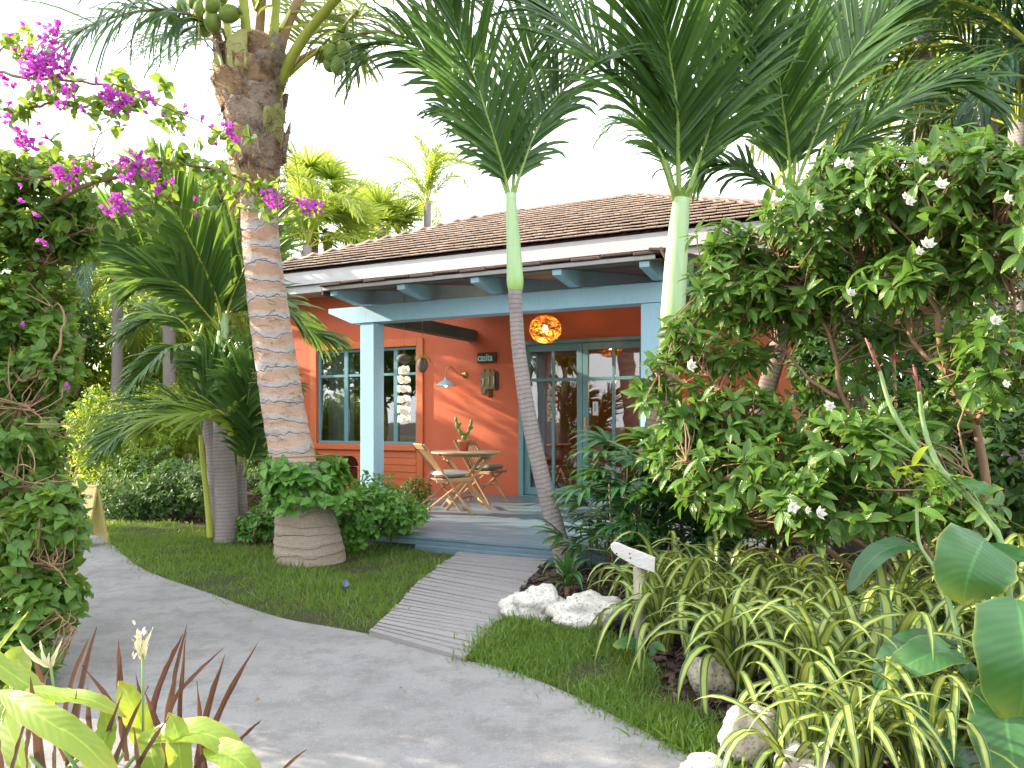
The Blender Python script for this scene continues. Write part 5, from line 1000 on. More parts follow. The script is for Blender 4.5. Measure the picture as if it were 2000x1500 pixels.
# ------------------------------------------------------------------ gardenia
M['gard'] = leafmat('gardenia_leaf', (.055, .145, .025), (.14, .28, .045), tf=.38, rough=.28, vein=.35, veins=9, trans=(.22, .42, .05), tip=(.30, .26, .04)); M['petal'] = None
k = NT('white_petal'); ps = k.principled(k.mix(k.noise(20, 3), (.74, .73, .66), (.84, .84, .82)), .55); tr = k.n('BsdfTranslucent'); tr.inputs[0].default_value = (.85, .85, .78, 1); ms = k.n('MixShader'); ms.inputs[0].default_value = .4; k.l(ps, ms.inputs[1]); k.l(tr.outputs[0], ms.inputs[2]); M['petal'] = k.done(ms.outputs[0])
gd = thing('gardenia_shrub', 'tall glossy leaved shrub with white double flowers filling the right side', 'shrub', (0, 0, 0))
GL = [[(1790, 1225, 4.7), (1740, 1190, 4.75), (1690, 1140, 4.75), (1610, 1070, 4.7), (1540, 1050, 4.6), (1440, 1010, 4.5)], [(1880, 1230, 4.4), (1890, 1120, 4.4), (1915, 1030, 4.4), (1925, 930, 4.4), (1900, 820, 4.4), (1850, 730, 4.4), (1830, 620, 4.3), (1800, 500, 4.3), (1800, 380, 4.3)],
      [(1740, 1190, 4.7), (1735, 1110, 4.7), (1700, 1080, 4.6), (1620, 1000, 4.5), (1622, 900, 4.6), (1650, 860, 4.6)], [(1860, 1150, 4.4), (1800, 1060, 4.6), (1740, 900, 4.7), (1650, 790, 4.8), (1622, 660, 4.8), (1560, 560, 4.8), (1500, 470, 4.8)],
      [(1640, 780, 4.8), (1580, 740, 4.9), (1530, 680, 5.0), (1440, 600, 5.0), (1400, 520, 5.0)], [(1626, 660, 4.8), (1655, 580, 4.7), (1690, 480, 4.6), (1720, 380, 4.5), (1760, 290, 4.4)], [(1905, 830, 4.4), (1960, 730, 4.2), (1980, 600, 4.1), (1960, 450, 4.1)], [(1850, 730, 4.4), (1780, 660, 4.5), (1760, 540, 4.5), (1700, 440, 4.6), (1630, 380, 4.7)],
      [(1620, 1060, 4.7), (1540, 960, 4.7), (1470, 860, 4.8), (1400, 800, 4.8), (1320, 740, 4.8), (1270, 720, 4.8)], [(1540, 960, 4.7), (1440, 950, 4.6), (1340, 900, 4.6)], [(1800, 1060, 4.5), (1850, 980, 4.2), (1900, 930, 4.0)], [(1470, 860, 4.8), (1420, 780, 4.9), (1340, 680, 4.9), (1300, 640, 4.9)]]
GL = [spline([P(*q) for q in l], 26) for l in GL]; GR = [.03, .035, .02, .022, .014, .013, .016, .015, .016, .01, .01, .008]
for l, r_ in zip(GL, GR): tube(MB(), l + RNG.normal(0, .004, l.shape), np.linspace(r_, r_ * .35, 26), 7).build('branch', M['twig'], gd)
tip, td = lobes([(1450, 560, 5.0, 110, 90, .35, 85), (1400, 480, 5.0, 70, 45, .2, 26), (1620, 430, 4.7, 160, 90, .45, 120), (1650, 340, 4.6, 90, 50, .3, 30), (1820, 370, 4.3, 160, 110, .45, 130), (1960, 420, 4.1, 90, 160, .4, 100), (1570, 570, 4.9, 120, 80, .35, 80), (1790, 540, 4.4, 160, 60, .4, 80), (1780, 630, 4.9, 160, 60, .3, 45), (1640, 740, 5.0, 100, 70, .3, 22), (1820, 800, 4.6, 110, 60, .3, 30),
                 (1440, 830, 4.9, 110, 90, .35, 90), (1275, 745, 4.8, 42, 60, .12, 12), (1345, 790, 4.8, 60, 80, .2, 24), (1330, 650, 4.9, 60, 40, .2, 12), (1460, 940, 4.6, 160, 95, .4, 135), (1690, 860, 4.4, 140, 80, .4, 95), (1640, 985, 4.2, 150, 60, .35, 80), (1850, 980, 4.0, 90, 60, .3, 32), (1940, 700, 4.1, 80, 110, .4, 44), (1400, 690, 5.1, 120, 45, .25, 40), (1360, 900, 4.8, 80, 60, .3, 50), (1300, 880, 5.2, 40, 60, .15, 16)], .45)
mb = MB(); twigs(mb, tip, td, GL); stuff(mb.build('twig', M['twig'], gd))
ps_, dd, uu = rosettes(tip, td, 7, 1.0, .2, .22, .07); GT = [template(1, .38, 6, 2, 'ellip', c_, .3) for c_ in (.15, .3, .5)]
emit(gd, GT, [M['gard']], ps_, dd, uu, RNG.uniform(.075, .14, len(ps_)), 300)
def flower_mesh(name, rad, mat, layers=((6, 1.0, .35), (6, .75, .8), (4, .5, 1.5)), w=.72):
    mb = MB(); t = template(1, w, 4, 2, 'heart', -.25, -.15)
    for n, s, el in layers:
        for i in range(n):
            a = 6.283 * i / n + s * 3 + R.uniform(-.2, .2); d = A2([[math.cos(a), math.sin(a), el + R.uniform(-.15, .15)]]); scatter(mb, t, A2([[0, 0, 0.0]]), d, A2([[0, 0, 1.0]]), rad * s * R.uniform(.85, 1.1))
    return mb.mesh(name, mat)
FM = [flower_mesh('flower', .042, M['petal']) for _ in range(4)]
def place_fl(parent, ms, lst, name='flower'):
    for (u, v, Y, s) in lst:
        d = nrm(A2([R.uniform(-.5, .5), -1, R.uniform(-.1, .6)])); m_ = rmat(d[None], A2([[0, .2, 1.0]]))[0]; o = bpy.data.objects.new(name, R.choice(ms)); COL.objects.link(o); o.parent = parent
        zc = d; x = nrm(np.cross(zc, A2([.1, .2, 1]))); y = np.cross(zc, x); p = P(u, v, Y); o.matrix_local = Matrix(((x[0] * s, y[0] * s, zc[0] * s, p[0]), (x[1] * s, y[1] * s, zc[1] * s, p[1]), (x[2] * s, y[2] * s, zc[2] * s, p[2]), (0, 0, 0, 1)))
place_fl(gd, FM, [(1838, 362, 3.80, 1.0), (1775, 393, 3.85, .8), (1768, 384, 3.95, .6), (1597, 405, 4.2, .9), (1655, 322, 4.2, 1.0), (1640, 318, 4.3, .8), (1800, 316, 3.8, .8), (1965, 388, 3.6, .9), (1810, 478, 3.85, 1.1), (1795, 492, 3.85, .7), (1348, 714, 4.4, 1.05), (1942, 626, 3.7, .9), (1660, 573, 4.3, .9),
                  (1548, 990, 3.85, .9), (1576, 996, 3.85, .65), (1600, 1003, 3.82, 1.0), (1621, 793, 3.95, .9), (1546, 397, 4.6, .6), (1965, 750, 3.7, .6), (1675, 415, 4.2, .6)])
# shrubs standing behind the gardenia
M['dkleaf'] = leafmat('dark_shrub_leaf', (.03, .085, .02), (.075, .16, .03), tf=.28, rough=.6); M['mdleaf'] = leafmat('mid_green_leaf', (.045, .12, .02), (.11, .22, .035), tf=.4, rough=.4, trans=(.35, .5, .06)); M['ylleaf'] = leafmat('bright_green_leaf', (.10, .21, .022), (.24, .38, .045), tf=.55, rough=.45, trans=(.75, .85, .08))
T1_ = [template(1, .42, 3, 2, 'ellip', .3, .3), template(1, .5, 3, 2, 'ellip', .1, .2)]; T2_ = [template(1, .34, 4, 2, 'lance', .3, .3)]; TH = [template(1, .85, 5, 2, 'heart', .35, .35), template(1, .8, 5, 2, 'heart', .15, .25)]
def shrub(name, label, cat, base, L, mat, size, k=6, tpl=None, stems=5, group=None, nobj=0, spread=1.0, trunk=None, shell=.3, drop=.2, stemmat='twig'):
    t = thing(name, label, cat, (float(base[0]), float(base[1]), 0.0), group=group); tip, td = lobes(L, shell); off = A2(t.location); mb = MB(); limbs = []
    for s_ in range(stems):
        q = tip[R.randrange(len(tip))]; b = off + A2([R.uniform(-.12, .12), R.uniform(-.12, .12), -.02]); mid = b * .5 + q * .5 + A2([0, 0, -.1]) + rnd(1)[0] * .08; l = spline([b, mid, q], 16); limbs.append(l); r0 = trunk or .018
        tube(mb, l - off, np.linspace(r0, r0 * .3, 16), 7)
    o = mb.build('trunk' if trunk else 'stem', M[stemmat], t); o['kind'] = 'stuff'
    ps, dd, uu = rosettes(tip, td, k, spread, drop, .3, size); emit(t, tpl or T1_, [M[mat]], ps, dd, uu, RNG.uniform(.7, 1.2, len(ps)) * size, nobj); return t
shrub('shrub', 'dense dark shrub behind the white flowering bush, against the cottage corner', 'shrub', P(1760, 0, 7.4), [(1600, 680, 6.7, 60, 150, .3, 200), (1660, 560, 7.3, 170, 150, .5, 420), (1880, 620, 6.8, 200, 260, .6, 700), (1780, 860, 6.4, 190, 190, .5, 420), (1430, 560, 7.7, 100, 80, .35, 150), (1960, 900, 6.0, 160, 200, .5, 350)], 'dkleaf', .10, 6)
shrub('shrub', 'shrub of mid green leaves between the porch deck and the dark trunk', 'shrub', P(1500, 0, 6.6), [(1470, 900, 6.6, 120, 90, .35, 200), (1330, 960, 6.2, 80, 60, .3, 90), (1600, 930, 6.3, 120, 130, .4, 260)], 'mdleaf', .08, 6)
# crimson leaves and oleander tips
M['crim'] = leafmat('crimson_leaf', (.25, .01, .05), (.55, .03, .16), tf=.4, trans=(.9, .1, .3))
cr = thing('croton', 'crimson leaved plant glimpsed through the white flowering bush', 'plant', P(1750, 0, 5.6) * A2([1, 1, 0]))
for k in range(30):
    b = P(R.gauss(1742, 22), R.gauss(672, 22), 5.6) - A2(cr.location); leaf_on(MB(), b, (R.uniform(-1, 1), -.3, R.uniform(-.3, 1)), R.uniform(.09, .16), .045, .5, 'ellip').build('leaf', M['crim'], cr)
tube(MB(), [(0, 0, 0), (.02, 0, .9), P(1745, 690, 5.6) - A2(cr.location)], .012, 6).build('stem', M['twig'], cr)
# ------------------------------------------------------------------ striped strap plants
M['stripe'] = leafmat('striped_strap_leaf', (.05, .12, .03), (.1, .2, .05), tf=.25, rough=.35, stripe=((.40, .46, .11), (.34, .42, .08), (.025, .07, .03), (.14, .23, .08)), trans=(.5, .55, .12))
def strap_mesh(L, W, droop, fold=.3, cols=4, n=14, el=1.6, kind='strap'):
    mb = MB(); leaf_on(mb, (0, 0, 0), (1, 0, el), L, W, droop, kind, cols, n, fold, up=(0, 0, 1)); return mb.mesh('leaf', M['stripe'])
SM = [strap_mesh(R.uniform(.56, .95), R.uniform(.040, .058), R.choice([1.4, 1.9, 2.5, 3.2]), el=R.uniform(1.6, 4.2)) for _ in range(16)]
CL = [(1262, 1215), (1335, 1195), (1420, 1180), (1520, 1190), (1290, 1270), (1375, 1262), (1470, 1270), (1570, 1262), (1660, 1235), (1440, 1350), (1545, 1350), (1650, 1330), (1755, 1290), (1600, 1430), (1700, 1420), (1810, 1400), (1560, 1530), (1680, 1540), (1800, 1530), (1910, 1500), (1870, 1290), (1960, 1330), (1760, 1210), (1860, 1180), (1960, 1200), (1950, 1120)]
def clump_label(i):
    return ['striped strap leaved clump just behind the signpost', 'striped clump right of the arrow board, farthest row', 'striped clump in the back row under the low bare branch', 'striped clump at the foot of the white flowering shrub, back row', 'striped clump at the foot of the signpost, arching toward the grass',
            'striped clump directly behind the round mossy rock', 'striped clump in the middle of the bed, tall upright blades', 'striped clump under the diagonal brown branch', 'striped clump beside the base of the diagonal branch', 'striped clump between the round mossy rock and the pointed rock',
            'striped clump in the bed middle, blades falling forward', 'striped clump left of the broad hanging leaf', 'striped clump behind the paired broad leaves', 'striped clump at the bottom edge behind the brownish rock', 'striped clump low in the bed, right of the brownish rock', 'striped clump under the paired broad leaves',
            'striped clump at the bottom edge nearest the pointed rock', 'striped clump at the bottom edge, centre of the bed', 'striped clump at the bottom edge, left of the torn broad leaf', 'striped clump under the torn broad leaf in the bottom right corner', 'striped clump beside the tall green cane',
            'striped clump at the right edge behind the largest broad leaf', 'striped clump between the brown trunk fork and the cane', 'striped clump at the foot of the brown trunk fork', 'striped clump at the right edge below the trunk fork', 'striped clump farthest back at the right edge'][i]
for i, (u, v) in enumerate(CL):
    b = G(u, v); b = b if b[1] > 2.7 else b; t = thing('striped_plant', clump_label(i), 'plant', b, R.uniform(0, 6), 'striped strap leaved plants in the right bed'); n = 36 if i > 3 else 30
    for k in range(n):
        a = k * 2.399 + R.uniform(-.3, .3); o = link('leaf', R.choice(SM), t, (R.gauss(0, .03), R.gauss(0, .03), -.01), (R.uniform(-.25, .25), R.uniform(-.4, .25), a), R.uniform(.72, 1.08) * (.8 if v > 1450 else 1))
# ------------------------------------------------------------------ broad canna leaves, ginger canes
M['canna'] = leafmat('broad_blue_green_leaf', (.032, .12, .03), (.05, .16, .04), tf=.22, rough=.38, vein=.16, veins=13, trans=(.15, .35, .06), tip=(.40, .38, .06)); M['cannad'] = leafmat('dark_broad_leaf', (.025, .085, .03), (.04, .115, .035), tf=.15, rough=.38, vein=.16, veins=13)
def big_leaf(parent, pts, W, normal, mat='canna', kind='paddle', fold=.18, wave=.02, name='leaf', cols=8, n=20, label=None):
    C = spline(pts, n) - A2(parent.location); T, _, _ = frames(C); n0 = A2(normal, float); S = nrm(np.cross(T, n0)); N = np.cross(S, T); v, f, uv = sheet(C, S, N, W, kind, cols, fold, wave); v = v + RNG.normal(0, .0012, v.shape); o = MB().add(v, f, uv).build(name, M[mat], parent)
    if label: o['label'] = label
    return o
cn = thing('canna', 'broad leaved plant with large blue green paddle leaves at the lower right edge', 'plant', G(1930, 1430))
co = A2(cn.location)
for pts, W, nm, m_ in (([(1922, 1052, 3.0), (1908, 1082, 2.92), (1893, 1120, 2.88), (1878, 1182, 2.9)], .30, (-.1, -.9, .45), 'canna'), ([(1985, 1170, 2.75), (2000, 1240, 2.6), (2005, 1320, 2.55), (1985, 1425, 2.6)], .33, (-.35, -1, .2), 'canna'), ([(1975, 1330, 2.7), (1965, 1400, 2.6), (1975, 1470, 2.55), (1990, 1560, 2.5)], .24, (-.5, -1, .2), 'canna'),
                       ([(1885, 1285, 2.95), (1840, 1272, 2.85), (1790, 1290, 2.8), (1728, 1322, 2.8)], .15, (.1, -.55, .85), 'canna'), ([(1875, 1260, 3.0), (1800, 1252, 2.95), (1745, 1290, 2.9), (1715, 1372, 2.9)], .14, (-.3, -.4, .9), 'cannad'), ([(1800, 1070, 3.3), (1750, 1066, 3.25), (1700, 1095, 3.2), (1655, 1160, 3.2)], .11, (-.2, -.5, .9), 'cannad'),
                       ([(1890, 1400, 2.8), (1850, 1385, 2.75), (1820, 1420, 2.7), (1806, 1495, 2.7)], .13, (-.2, -.8, .5), 'cannad'), ([(1860, 930, 3.4), (1895, 945, 3.3), (1925, 960, 3.25), (1960, 955, 3.2)], .12, (.2, -.6, .7), 'canna'), ([(1945, 676, 3.4), (1975, 672, 3.3), (2010, 690, 3.2)], .07, (0, -.4, .9), 'canna'),
                       ([(1925, 1060, 3.2), (1960, 1080, 3.1), (2000, 1095, 3.0), (2040, 1100, 2.9)], .16, (0, -.7, .7), 'canna'), ([(1880, 1440, 2.9), (1930, 1450, 2.8), (1960, 1480, 2.7), (1950, 1540, 2.7)], .15, (.1, -.7, .7), 'cannad'), ([(1830, 1470, 2.6), (1880, 1480, 2.6), (1930, 1530, 2.6)], .13, (.1, -.5, .8), 'cannad'),
                       ([(1880, 1285, 2.95), (1890, 1310, 2.9), (1892, 1350, 2.9)], .07, (0, -1, .2), 'canna')): big_leaf(cn, [P(*p) for p in pts], W, nm, m_)
for pts, r_ in (([(1935, 1500, 2.9), (1900, 1350, 2.95), (1880, 1285, 2.95), (1855, 1180, 3.1), (1825, 1110, 3.2), (1795, 1060, 3.3), (1790, 985, 3.4)], .012), ([(1940, 1520, 2.8), (1950, 1300, 2.9), (1935, 1120, 3.0), (1922, 1052, 3.0)], .011), ([(1950, 1520, 2.7), (1965, 1340, 2.75), (1985, 1170, 2.75)], .012), ([(1920, 1500, 2.8), (1900, 1430, 2.85), (1885, 1290, 2.95)], .012),
                ([(1925, 1060, 3.1), (1935, 1030, 3.3), (1900, 960, 3.4)], .007), ([(1965, 1480, 2.8), (1935, 1400, 2.8), (1890, 1398, 2.8)], .008)): tube(MB(), spline([P(*p) for p in pts], 20) - co, np.linspace(r_, r_ * .6, 20), 8).build('stem', M['stem'], cn)
gg = thing('ginger_plant', 'leaning green ginger canes with reddish flower tips in front of the white flowering bush', 'plant', G(1990, 1400)); go_ = A2(gg.location); M['redtip'] = plainmat('reddish_bract', (.34, .12, .10), .6, bump=.4)
for pts in ([(1985, 1300, 3.1), (1960, 1080, 3.2), (1925, 1010, 3.3), (1880, 960, 3.35), (1815, 900, 3.45), (1770, 850, 3.5), (1738, 790, 3.55), (1718, 725, 3.6)], [(1880, 960, 3.35), (1840, 920, 3.4), (1815, 870, 3.45), (1802, 820, 3.5), (1795, 765, 3.5)], [(1815, 900, 3.45), (1770, 875, 3.5), (1710, 838, 3.55)]):
    C = spline([P(*p) for p in pts], 40) - go_; rr = np.linspace(.014, .009, 40) * (1 + .18 * (np.arange(40) % 8 == 0)); tube(MB(), C, rr if len(pts) > 3 else rr * .4, 9).build('cane', M['stem'], gg)
for (u, v), (u2, v2) in (((1718, 725), (1690, 660)), ((1795, 765), (1783, 712))):
    a, b = P(u, v, 3.6) - go_, P(u2, v2, 3.6) - go_; mb = MB()
    for k in range(9):
        f = k / 9; leaf_on(mb, a + (b - a) * f, nrm(b - a) + rnd(1)[0] * .25, .05 * (1.2 - f), .018, 0, 'lance', 2, 5, .5)
    tube(mb, [a, b], [.009, .003], 6); mb.build('flower_spike', M['redtip'], gg)
for k in range(13):
    b = P(1775 + R.uniform(-25, 40), 935 + R.uniform(-30, 30), 3.45) - go_; leaf_on(MB(), b, (R.uniform(-1, 1), -.5, R.uniform(-.2, .6)), R.uniform(.14, .24), .04, .9, 'lance', 2, 8).build('leaf', M['ylleaf'], gg)
# ------------------------------------------------------------------ lady palm, small plants by the deck
M['lady'] = leafmat('lady_palm_leaf', (.025, .085, .03), (.055, .15, .045), tf=.25, rough=.3)
def fan_mesh(L, n, arc, W, droop, mats, petiole=.3, name='leaf', kind='strap'):
    a = np.linspace(-arc, arc, n) + RNG.normal(0, .04, n); mb = MB(); tube(mb, [(0, 0, 0), (petiole * .5, 0, petiole * .12), (petiole, 0, petiole * .1)], [.006, .005, .004], 5, 0)
    D = np.stack([np.cos(a), np.sin(a), RNG.normal(.12, .07, n)], 1); leaflets(mb, np.tile([petiole, 0, petiole * .1], (n, 1)), D, L * (1 - .25 * (np.abs(a) / arc)), np.full(n, W), np.full(n, droop), np.tile([0, 0, 1.0], (n, 1)), 1, 6, .3, kind); return mb.mesh(name, mats)
LM = [fan_mesh(R.uniform(.26, .34), 8, 1.3, .04, .9, [M['stem'], M['lady']], R.uniform(.18, .3)) for _ in range(4)]
for (u, v, lbl, n, hh) in ((1240, 1140, 'dark green fan leaved palm clump behind the signpost', 70, 1.0), (1340, 1135, 'fan leaved palm clump under the left side of the white flowering bush', 54, .85), (1440, 1130, 'fan leaved palm clump under the middle of the flowering bush', 40, .6), (1560, 1125, 'fan leaved palm clump under the right half of the flowering bush', 36, .55), (1185, 1115, 'small fan leaved palm clump beside the slender palm trunk', 12, .45)):
    t = thing('lady_palm', lbl, 'palm', G(u, v), group='fan leaved clumps under the flowering bush')
    for k in range(n):
        z = R.uniform(.15, hh); link('leaf', R.choice(LM), t, (R.gauss(0, .12), R.gauss(0, .10), z), (R.uniform(-.3, .3), R.uniform(-.9, .2), R.uniform(0, 6.28)), R.uniform(.8, 1.25))
    for k in range(8): x, y = R.gauss(0, .09), R.gauss(0, .08); tube(MB(), [(x, y, -.02), (x * 1.2, y * 1.2, R.uniform(.4, 1) * hh)], .008, 6).build('stem', M['ring2'], t)
M['dracaena'] = leafmat('dark_strap_leaf', (.03, .10, .03), (.07, .19, .05), tf=.25, rough=.32)
t = thing('dracaena', 'small dark green strap leaved plant at the foot of the slender palm', 'plant', G(1108, 1168))
for k in range(24): leaf_on(MB(), (0, 0, .05 + k * .004), (math.cos(k * 2.4), math.sin(k * 2.4) , R.uniform(.4, 1.9) if k % 3 else 3.5), R.uniform(.24, .42), .042, R.uniform(.9, 1.9), 'lance', 4, 10, .3).build('leaf', M['dracaena'], t)
tube(MB(), [(0, 0, -.02), (.005, 0, .14)], .022, 8).build('stem', M['twig'], t)
SG = [(1215, 1060, 6.6), (1165, 1030, 6.7)]
t = thing('feathery_plant', 'light green feathery plant between the slender palm and the fan leaved clump', 'plant', G(1165, 1105)); M['lt'] = leafmat('light_green_leaf', (.08, .19, .04), (.16, .30, .07), tf=.35)
for k in range(70): leaf_on(MB(), (R.gauss(0, .05), R.gauss(0, .05), R.uniform(.05, .42)), (R.gauss(0, 1), R.gauss(0, 1), R.uniform(.1, .9)), R.uniform(.13, .26), .018, 1.0, 'strap', 2, 7).build('leaf', M['lt'], t)
tube(MB(), [(0, 0, -.02), (.01, 0, .45)], .01, 6).build('stem', M['stem'], t)
t = thing('weed', 'small broad leaved weed at the foot of the signpost', 'plant', G(1255, 1330)); 
for q_, W_ in (([(1262, 1268, 4.1), (1232, 1256, 4.05), (1196, 1262, 4.0)], .075), ([(1268, 1285, 4.0), (1262, 1312, 3.92), (1246, 1345, 3.9)], .085), ([(1268, 1280, 4.0), (1282, 1262, 4.0), (1300, 1272, 3.95)], .05)): big_leaf(t, [P(*w_) for w_ in q_], W_, (0, -.7, .7), 'canna')
tube(MB(), spline([(0, 0, 0), (.02, .05, .12), (.0, .08, .2)], 8), .004, 5).build('stem', M['stem'], t)
# ------------------------------------------------------------------ vine skirt and low shrubs
M['pothos'] = leafmat('round_vine_leaf', (.07, .20, .03), (.16, .34, .055), tf=.32, rough=.28, vein=.2, veins=6, trans=(.35, .6, .08))
vs = thing('vine', 'skirt of bright round vine leaves wrapped round the coconut trunk', 'vine', (0, 0, 0)); cxv = (592 - 1000) * kA
def ringpts(n, z0, z1, r0, r1): a = RNG.uniform(0, 6.28, n); r = RNG.uniform(r0, r1, n); z = RNG.uniform(z0, z1, n); return np.stack([cxv + r * np.cos(a), YA + r * np.sin(a), z], 1), nrm(np.stack([np.cos(a), np.sin(a), np.full(n, .35)], 1))
tp, tdv = ringpts(260, .64, .90, .25, .42); tp2, td2 = ringpts(50, .52, .64, .36, .46); tp = np.concatenate([tp, tp2 + A2([.1, 0, 0])]); tdv = np.concatenate([tdv, td2]); a, b, c = rosettes(tp, tdv, 3, .9, .25, .3, .05); emit(vs, TH, [M['pothos']], a, b, c, RNG.uniform(.075, .125, len(a)), 300)
for k in range(9):
    th = np.linspace(0, 7, 40) + k * .7; tube(MB(), np.stack([cxv + .27 * np.cos(th), YA + .27 * np.sin(th), .45 + .05 * k + .01 * th], 1), .006, 5).build('stem', M['twig'], vs)
shrub('low_shrub', 'bright leafy ground shrub spilling between the coconut trunk and the deck', 'shrub', G(740, 1062), [(720, 1000, 7.45, 70, 55, .35, 210), (770, 1010, 7.7, 60, 42, .3, 130), (690, 1040, 7.3, 45, 32, .25, 90), (810, 1000, 8.1, 35, 25, .2, 40), (735, 960, 8.0, 55, 40, .3, 90)], 'pothos', .062, 5, TH, nobj=200)
shrub('low_shrub', 'dark small leaved shrub growing against the deck beside the near chair', 'shrub', G(820, 990) , [(812, 962, 10.6, 34, 32, .3, 160), (790, 985, 10.0, 30, 22, .25, 90)], 'dkleaf', .055, 5)
shrub('low_shrub', 'leafy shrub behind the coconut trunk below the barbecue', 'shrub', P(640, 0, 9.6), [(640, 985, 9.5, 60, 38, .4, 200), (560, 1000, 9.2, 60, 45, .35, 200), (700, 985, 9.3, 45, 25, .3, 80)], 'mdleaf', .07, 5)
shrub('low_shrub', 'small green shrub between the palm cluster and the coconut trunk', 'shrub', G(505, 1062), [(500, 1025, 8.1, 42, 38, .25, 130), (470, 1035, 8.2, 30, 25, .2, 60), (530, 1010, 8.3, 30, 40, .2, 60)], 'pothos', .055, 5, TH)
shrub('hedge', 'dark shady shrubs along the back of the lawn left of the palm cluster', 'hedge', P(320, 0, 10.2), [(250, 975, 10.2, 70, 45, .5, 300), (340, 960, 10.2, 80, 62, .5, 380), (410, 950, 9.9, 60, 65, .4, 260), (300, 930, 10.8, 110, 60, .4, 300), (540, 930, 10.6, 70, 80, .4, 260)], 'dkleaf', .075, 6)
shrub('duranta_bush', 'big rounded bright green bush at left behind the curving path', 'bush', P(275, 0, 12.2), [(270, 850, 12.0, 125, 95, 1.0, 1500), (190, 860, 11.8, 60, 110, .6, 500), (330, 810, 12.2, 90, 70, .8, 500), (230, 930, 11.6, 90, 60, .6, 350)], 'ylleaf', .075, 6, shell=.5, trunk=.05)
# ------------------------------------------------------------------ bougainvillea
M['boug'] = leafmat('bougainvillea_leaf', (.065, .165, .03), (.15, .30, .05), tf=.48, rough=.4, trans=(.5, .62, .06)); k = NT('magenta_bract'); c = k.mix(k.rand(), (.30, .035, .38), (.46, .08, .46)); c = k.mix(k.math('MULTIPLY', k.noise(25, 2), .4), c, (.62, .20, .52)); ps = k.principled(c, .6); tr = k.n('BsdfTranslucent'); tr.inputs[0].default_value = (.72, .12, .66, 1); ms = k.n('MixShader'); ms.inputs[0].default_value = .5; k.l(ps, ms.inputs[1]); k.l(tr.outputs[0], ms.inputs[2]); M['bract'] = k.done(ms.outputs[0])
bg = thing('bougainvillea', 'tall bougainvillea at the left edge with arching sprays of magenta bracts', 'shrub', (0, 0, 0))
BL = [[(-60, 1300, 4.2), (-20, 1000, 4.3), (20, 850, 4.4), (60, 700, 4.5), (60, 560, 4.6), (80, 430, 4.6), (150, 370, 4.4), (225, 345, 4.3), (300, 318, 4.3), (395, 325, 4.35), (470, 350, 4.5), (540, 385, 4.6), (605, 402, 4.7)], [(-80, 1000, 4.3), (-60, 500, 4.4), (-20, 240, 4.3), (40, 215, 4.2), (110, 200, 4.2), (170, 208, 4.2), (235, 188, 4.2)],
      [(-80, 900, 4.4), (-60, 400, 4.4), (-30, 160, 4.3), (60, 152, 4.2), (150, 160, 4.2), (250, 172, 4.2), (330, 213, 4.3), (400, 242, 4.4), (452, 280, 4.5)], [(-70, 500, 4.3), (-40, 200, 4.2), (-10, 110, 4.2), (40, 80, 4.15), (100, 78, 4.1)], [(-60, 1250, 4.1), (20, 1060, 4.0), (70, 1020, 3.9), (100, 985, 3.9), (150, 960, 3.9)],
      [(-60, 1100, 4.2), (0, 740, 4.3), (50, 745, 4.2), (110, 690, 4.2), (120, 600, 4.3), (90, 600, 4.3)], [(60, 560, 4.6), (120, 470, 4.5), (200, 440, 4.5), (290, 402, 4.5), (385, 410, 4.6)], [(-60, 1200, 4.2), (30, 830, 4.2), (60, 800, 4.1), (100, 850, 4.0)], [(-60, 1200, 4.1), (-10, 1000, 4.0), (40, 950, 3.9), (140, 935, 3.9), (155, 900, 3.9)], [(-20, 330, 4.4), (50, 350, 4.4), (140, 330, 4.3), (185, 315, 4.3)], [(-60, 1250, 4.0), (30, 1140, 3.8), (90, 1100, 3.7), (140, 1150, 3.7)], [(-60, 1300, 4.0), (20, 1220, 3.8), (90, 1190, 3.7), (150, 1230, 3.7)]]
BLs = [spline([P(*q) for q in l], 40) for l in BL]; BR = [.022, .014, .012, .008, .02, .014, .007, .012, .010, .007, .012, .012]
for l, r_ in zip(BLs, BR): tube(MB(), l + RNG.normal(0, .004, l.shape), np.linspace(r_, r_ * .18, 40), 7).build('branch', M['twig'], bg)
tip, td = lobes([(40, 600, 4.6, 95, 150, .5, 420), (30, 420, 4.7, 100, 90, .45, 260), (110, 450, 4.6, 70, 60, .3, 120), (90, 690, 4.4, 60, 80, .3, 90), (30, 940, 4.1, 90, 90, .35, 220), (75, 1060, 3.9, 75, 85, .35, 300), (65, 1180, 3.8, 85, 75, .35, 300), (110, 1000, 3.8, 55, 70, .2, 120), (-60, 800, 4.5, 110, 420, .5, 500), (20, 770, 4.4, 90, 90, .35, 150), (40, 860, 4.1, 90, 60, .3, 90), (60, 330, 4.6, 110, 45, .3, 110), (140, 400, 4.6, 60, 35, .2, 50), (160, 470, 4.6, 50, 40, .2, 40), (20, 1290, 3.6, 90, 60, .3, 130), (110, 720, 4.3, 45, 60, .2, 40), (-260, 870, 3.6, 150, 200, .3, 150)], .2)  # last lobe, out of view at left, is added to shade the path
for l, n in ((BLs[0][22:], 55), (BLs[1][18:], 24), (BLs[2][16:], 34), (BLs[3][20:], 10), (BLs[6][10:], 14), (BLs[9], 20)):
    q = l[RNG.integers(0, len(l), n)] + rnd(n) * A2([.05, .05, .06]); tip = np.concatenate([tip, q]); td = np.concatenate([td, nrm(rnd(n) + A2([0, -.3, .3]))])
mb = MB(); twigs(mb, tip, td, BLs, .004, .3); stuff(mb.build('twig', M['twig'], bg))
a, b, c = rosettes(tip, td, 5, 1.0, .3, .3, .10); emit(bg, TH, [M['boug']], a, b, c, RNG.uniform(.040, .078, len(a)), 300)
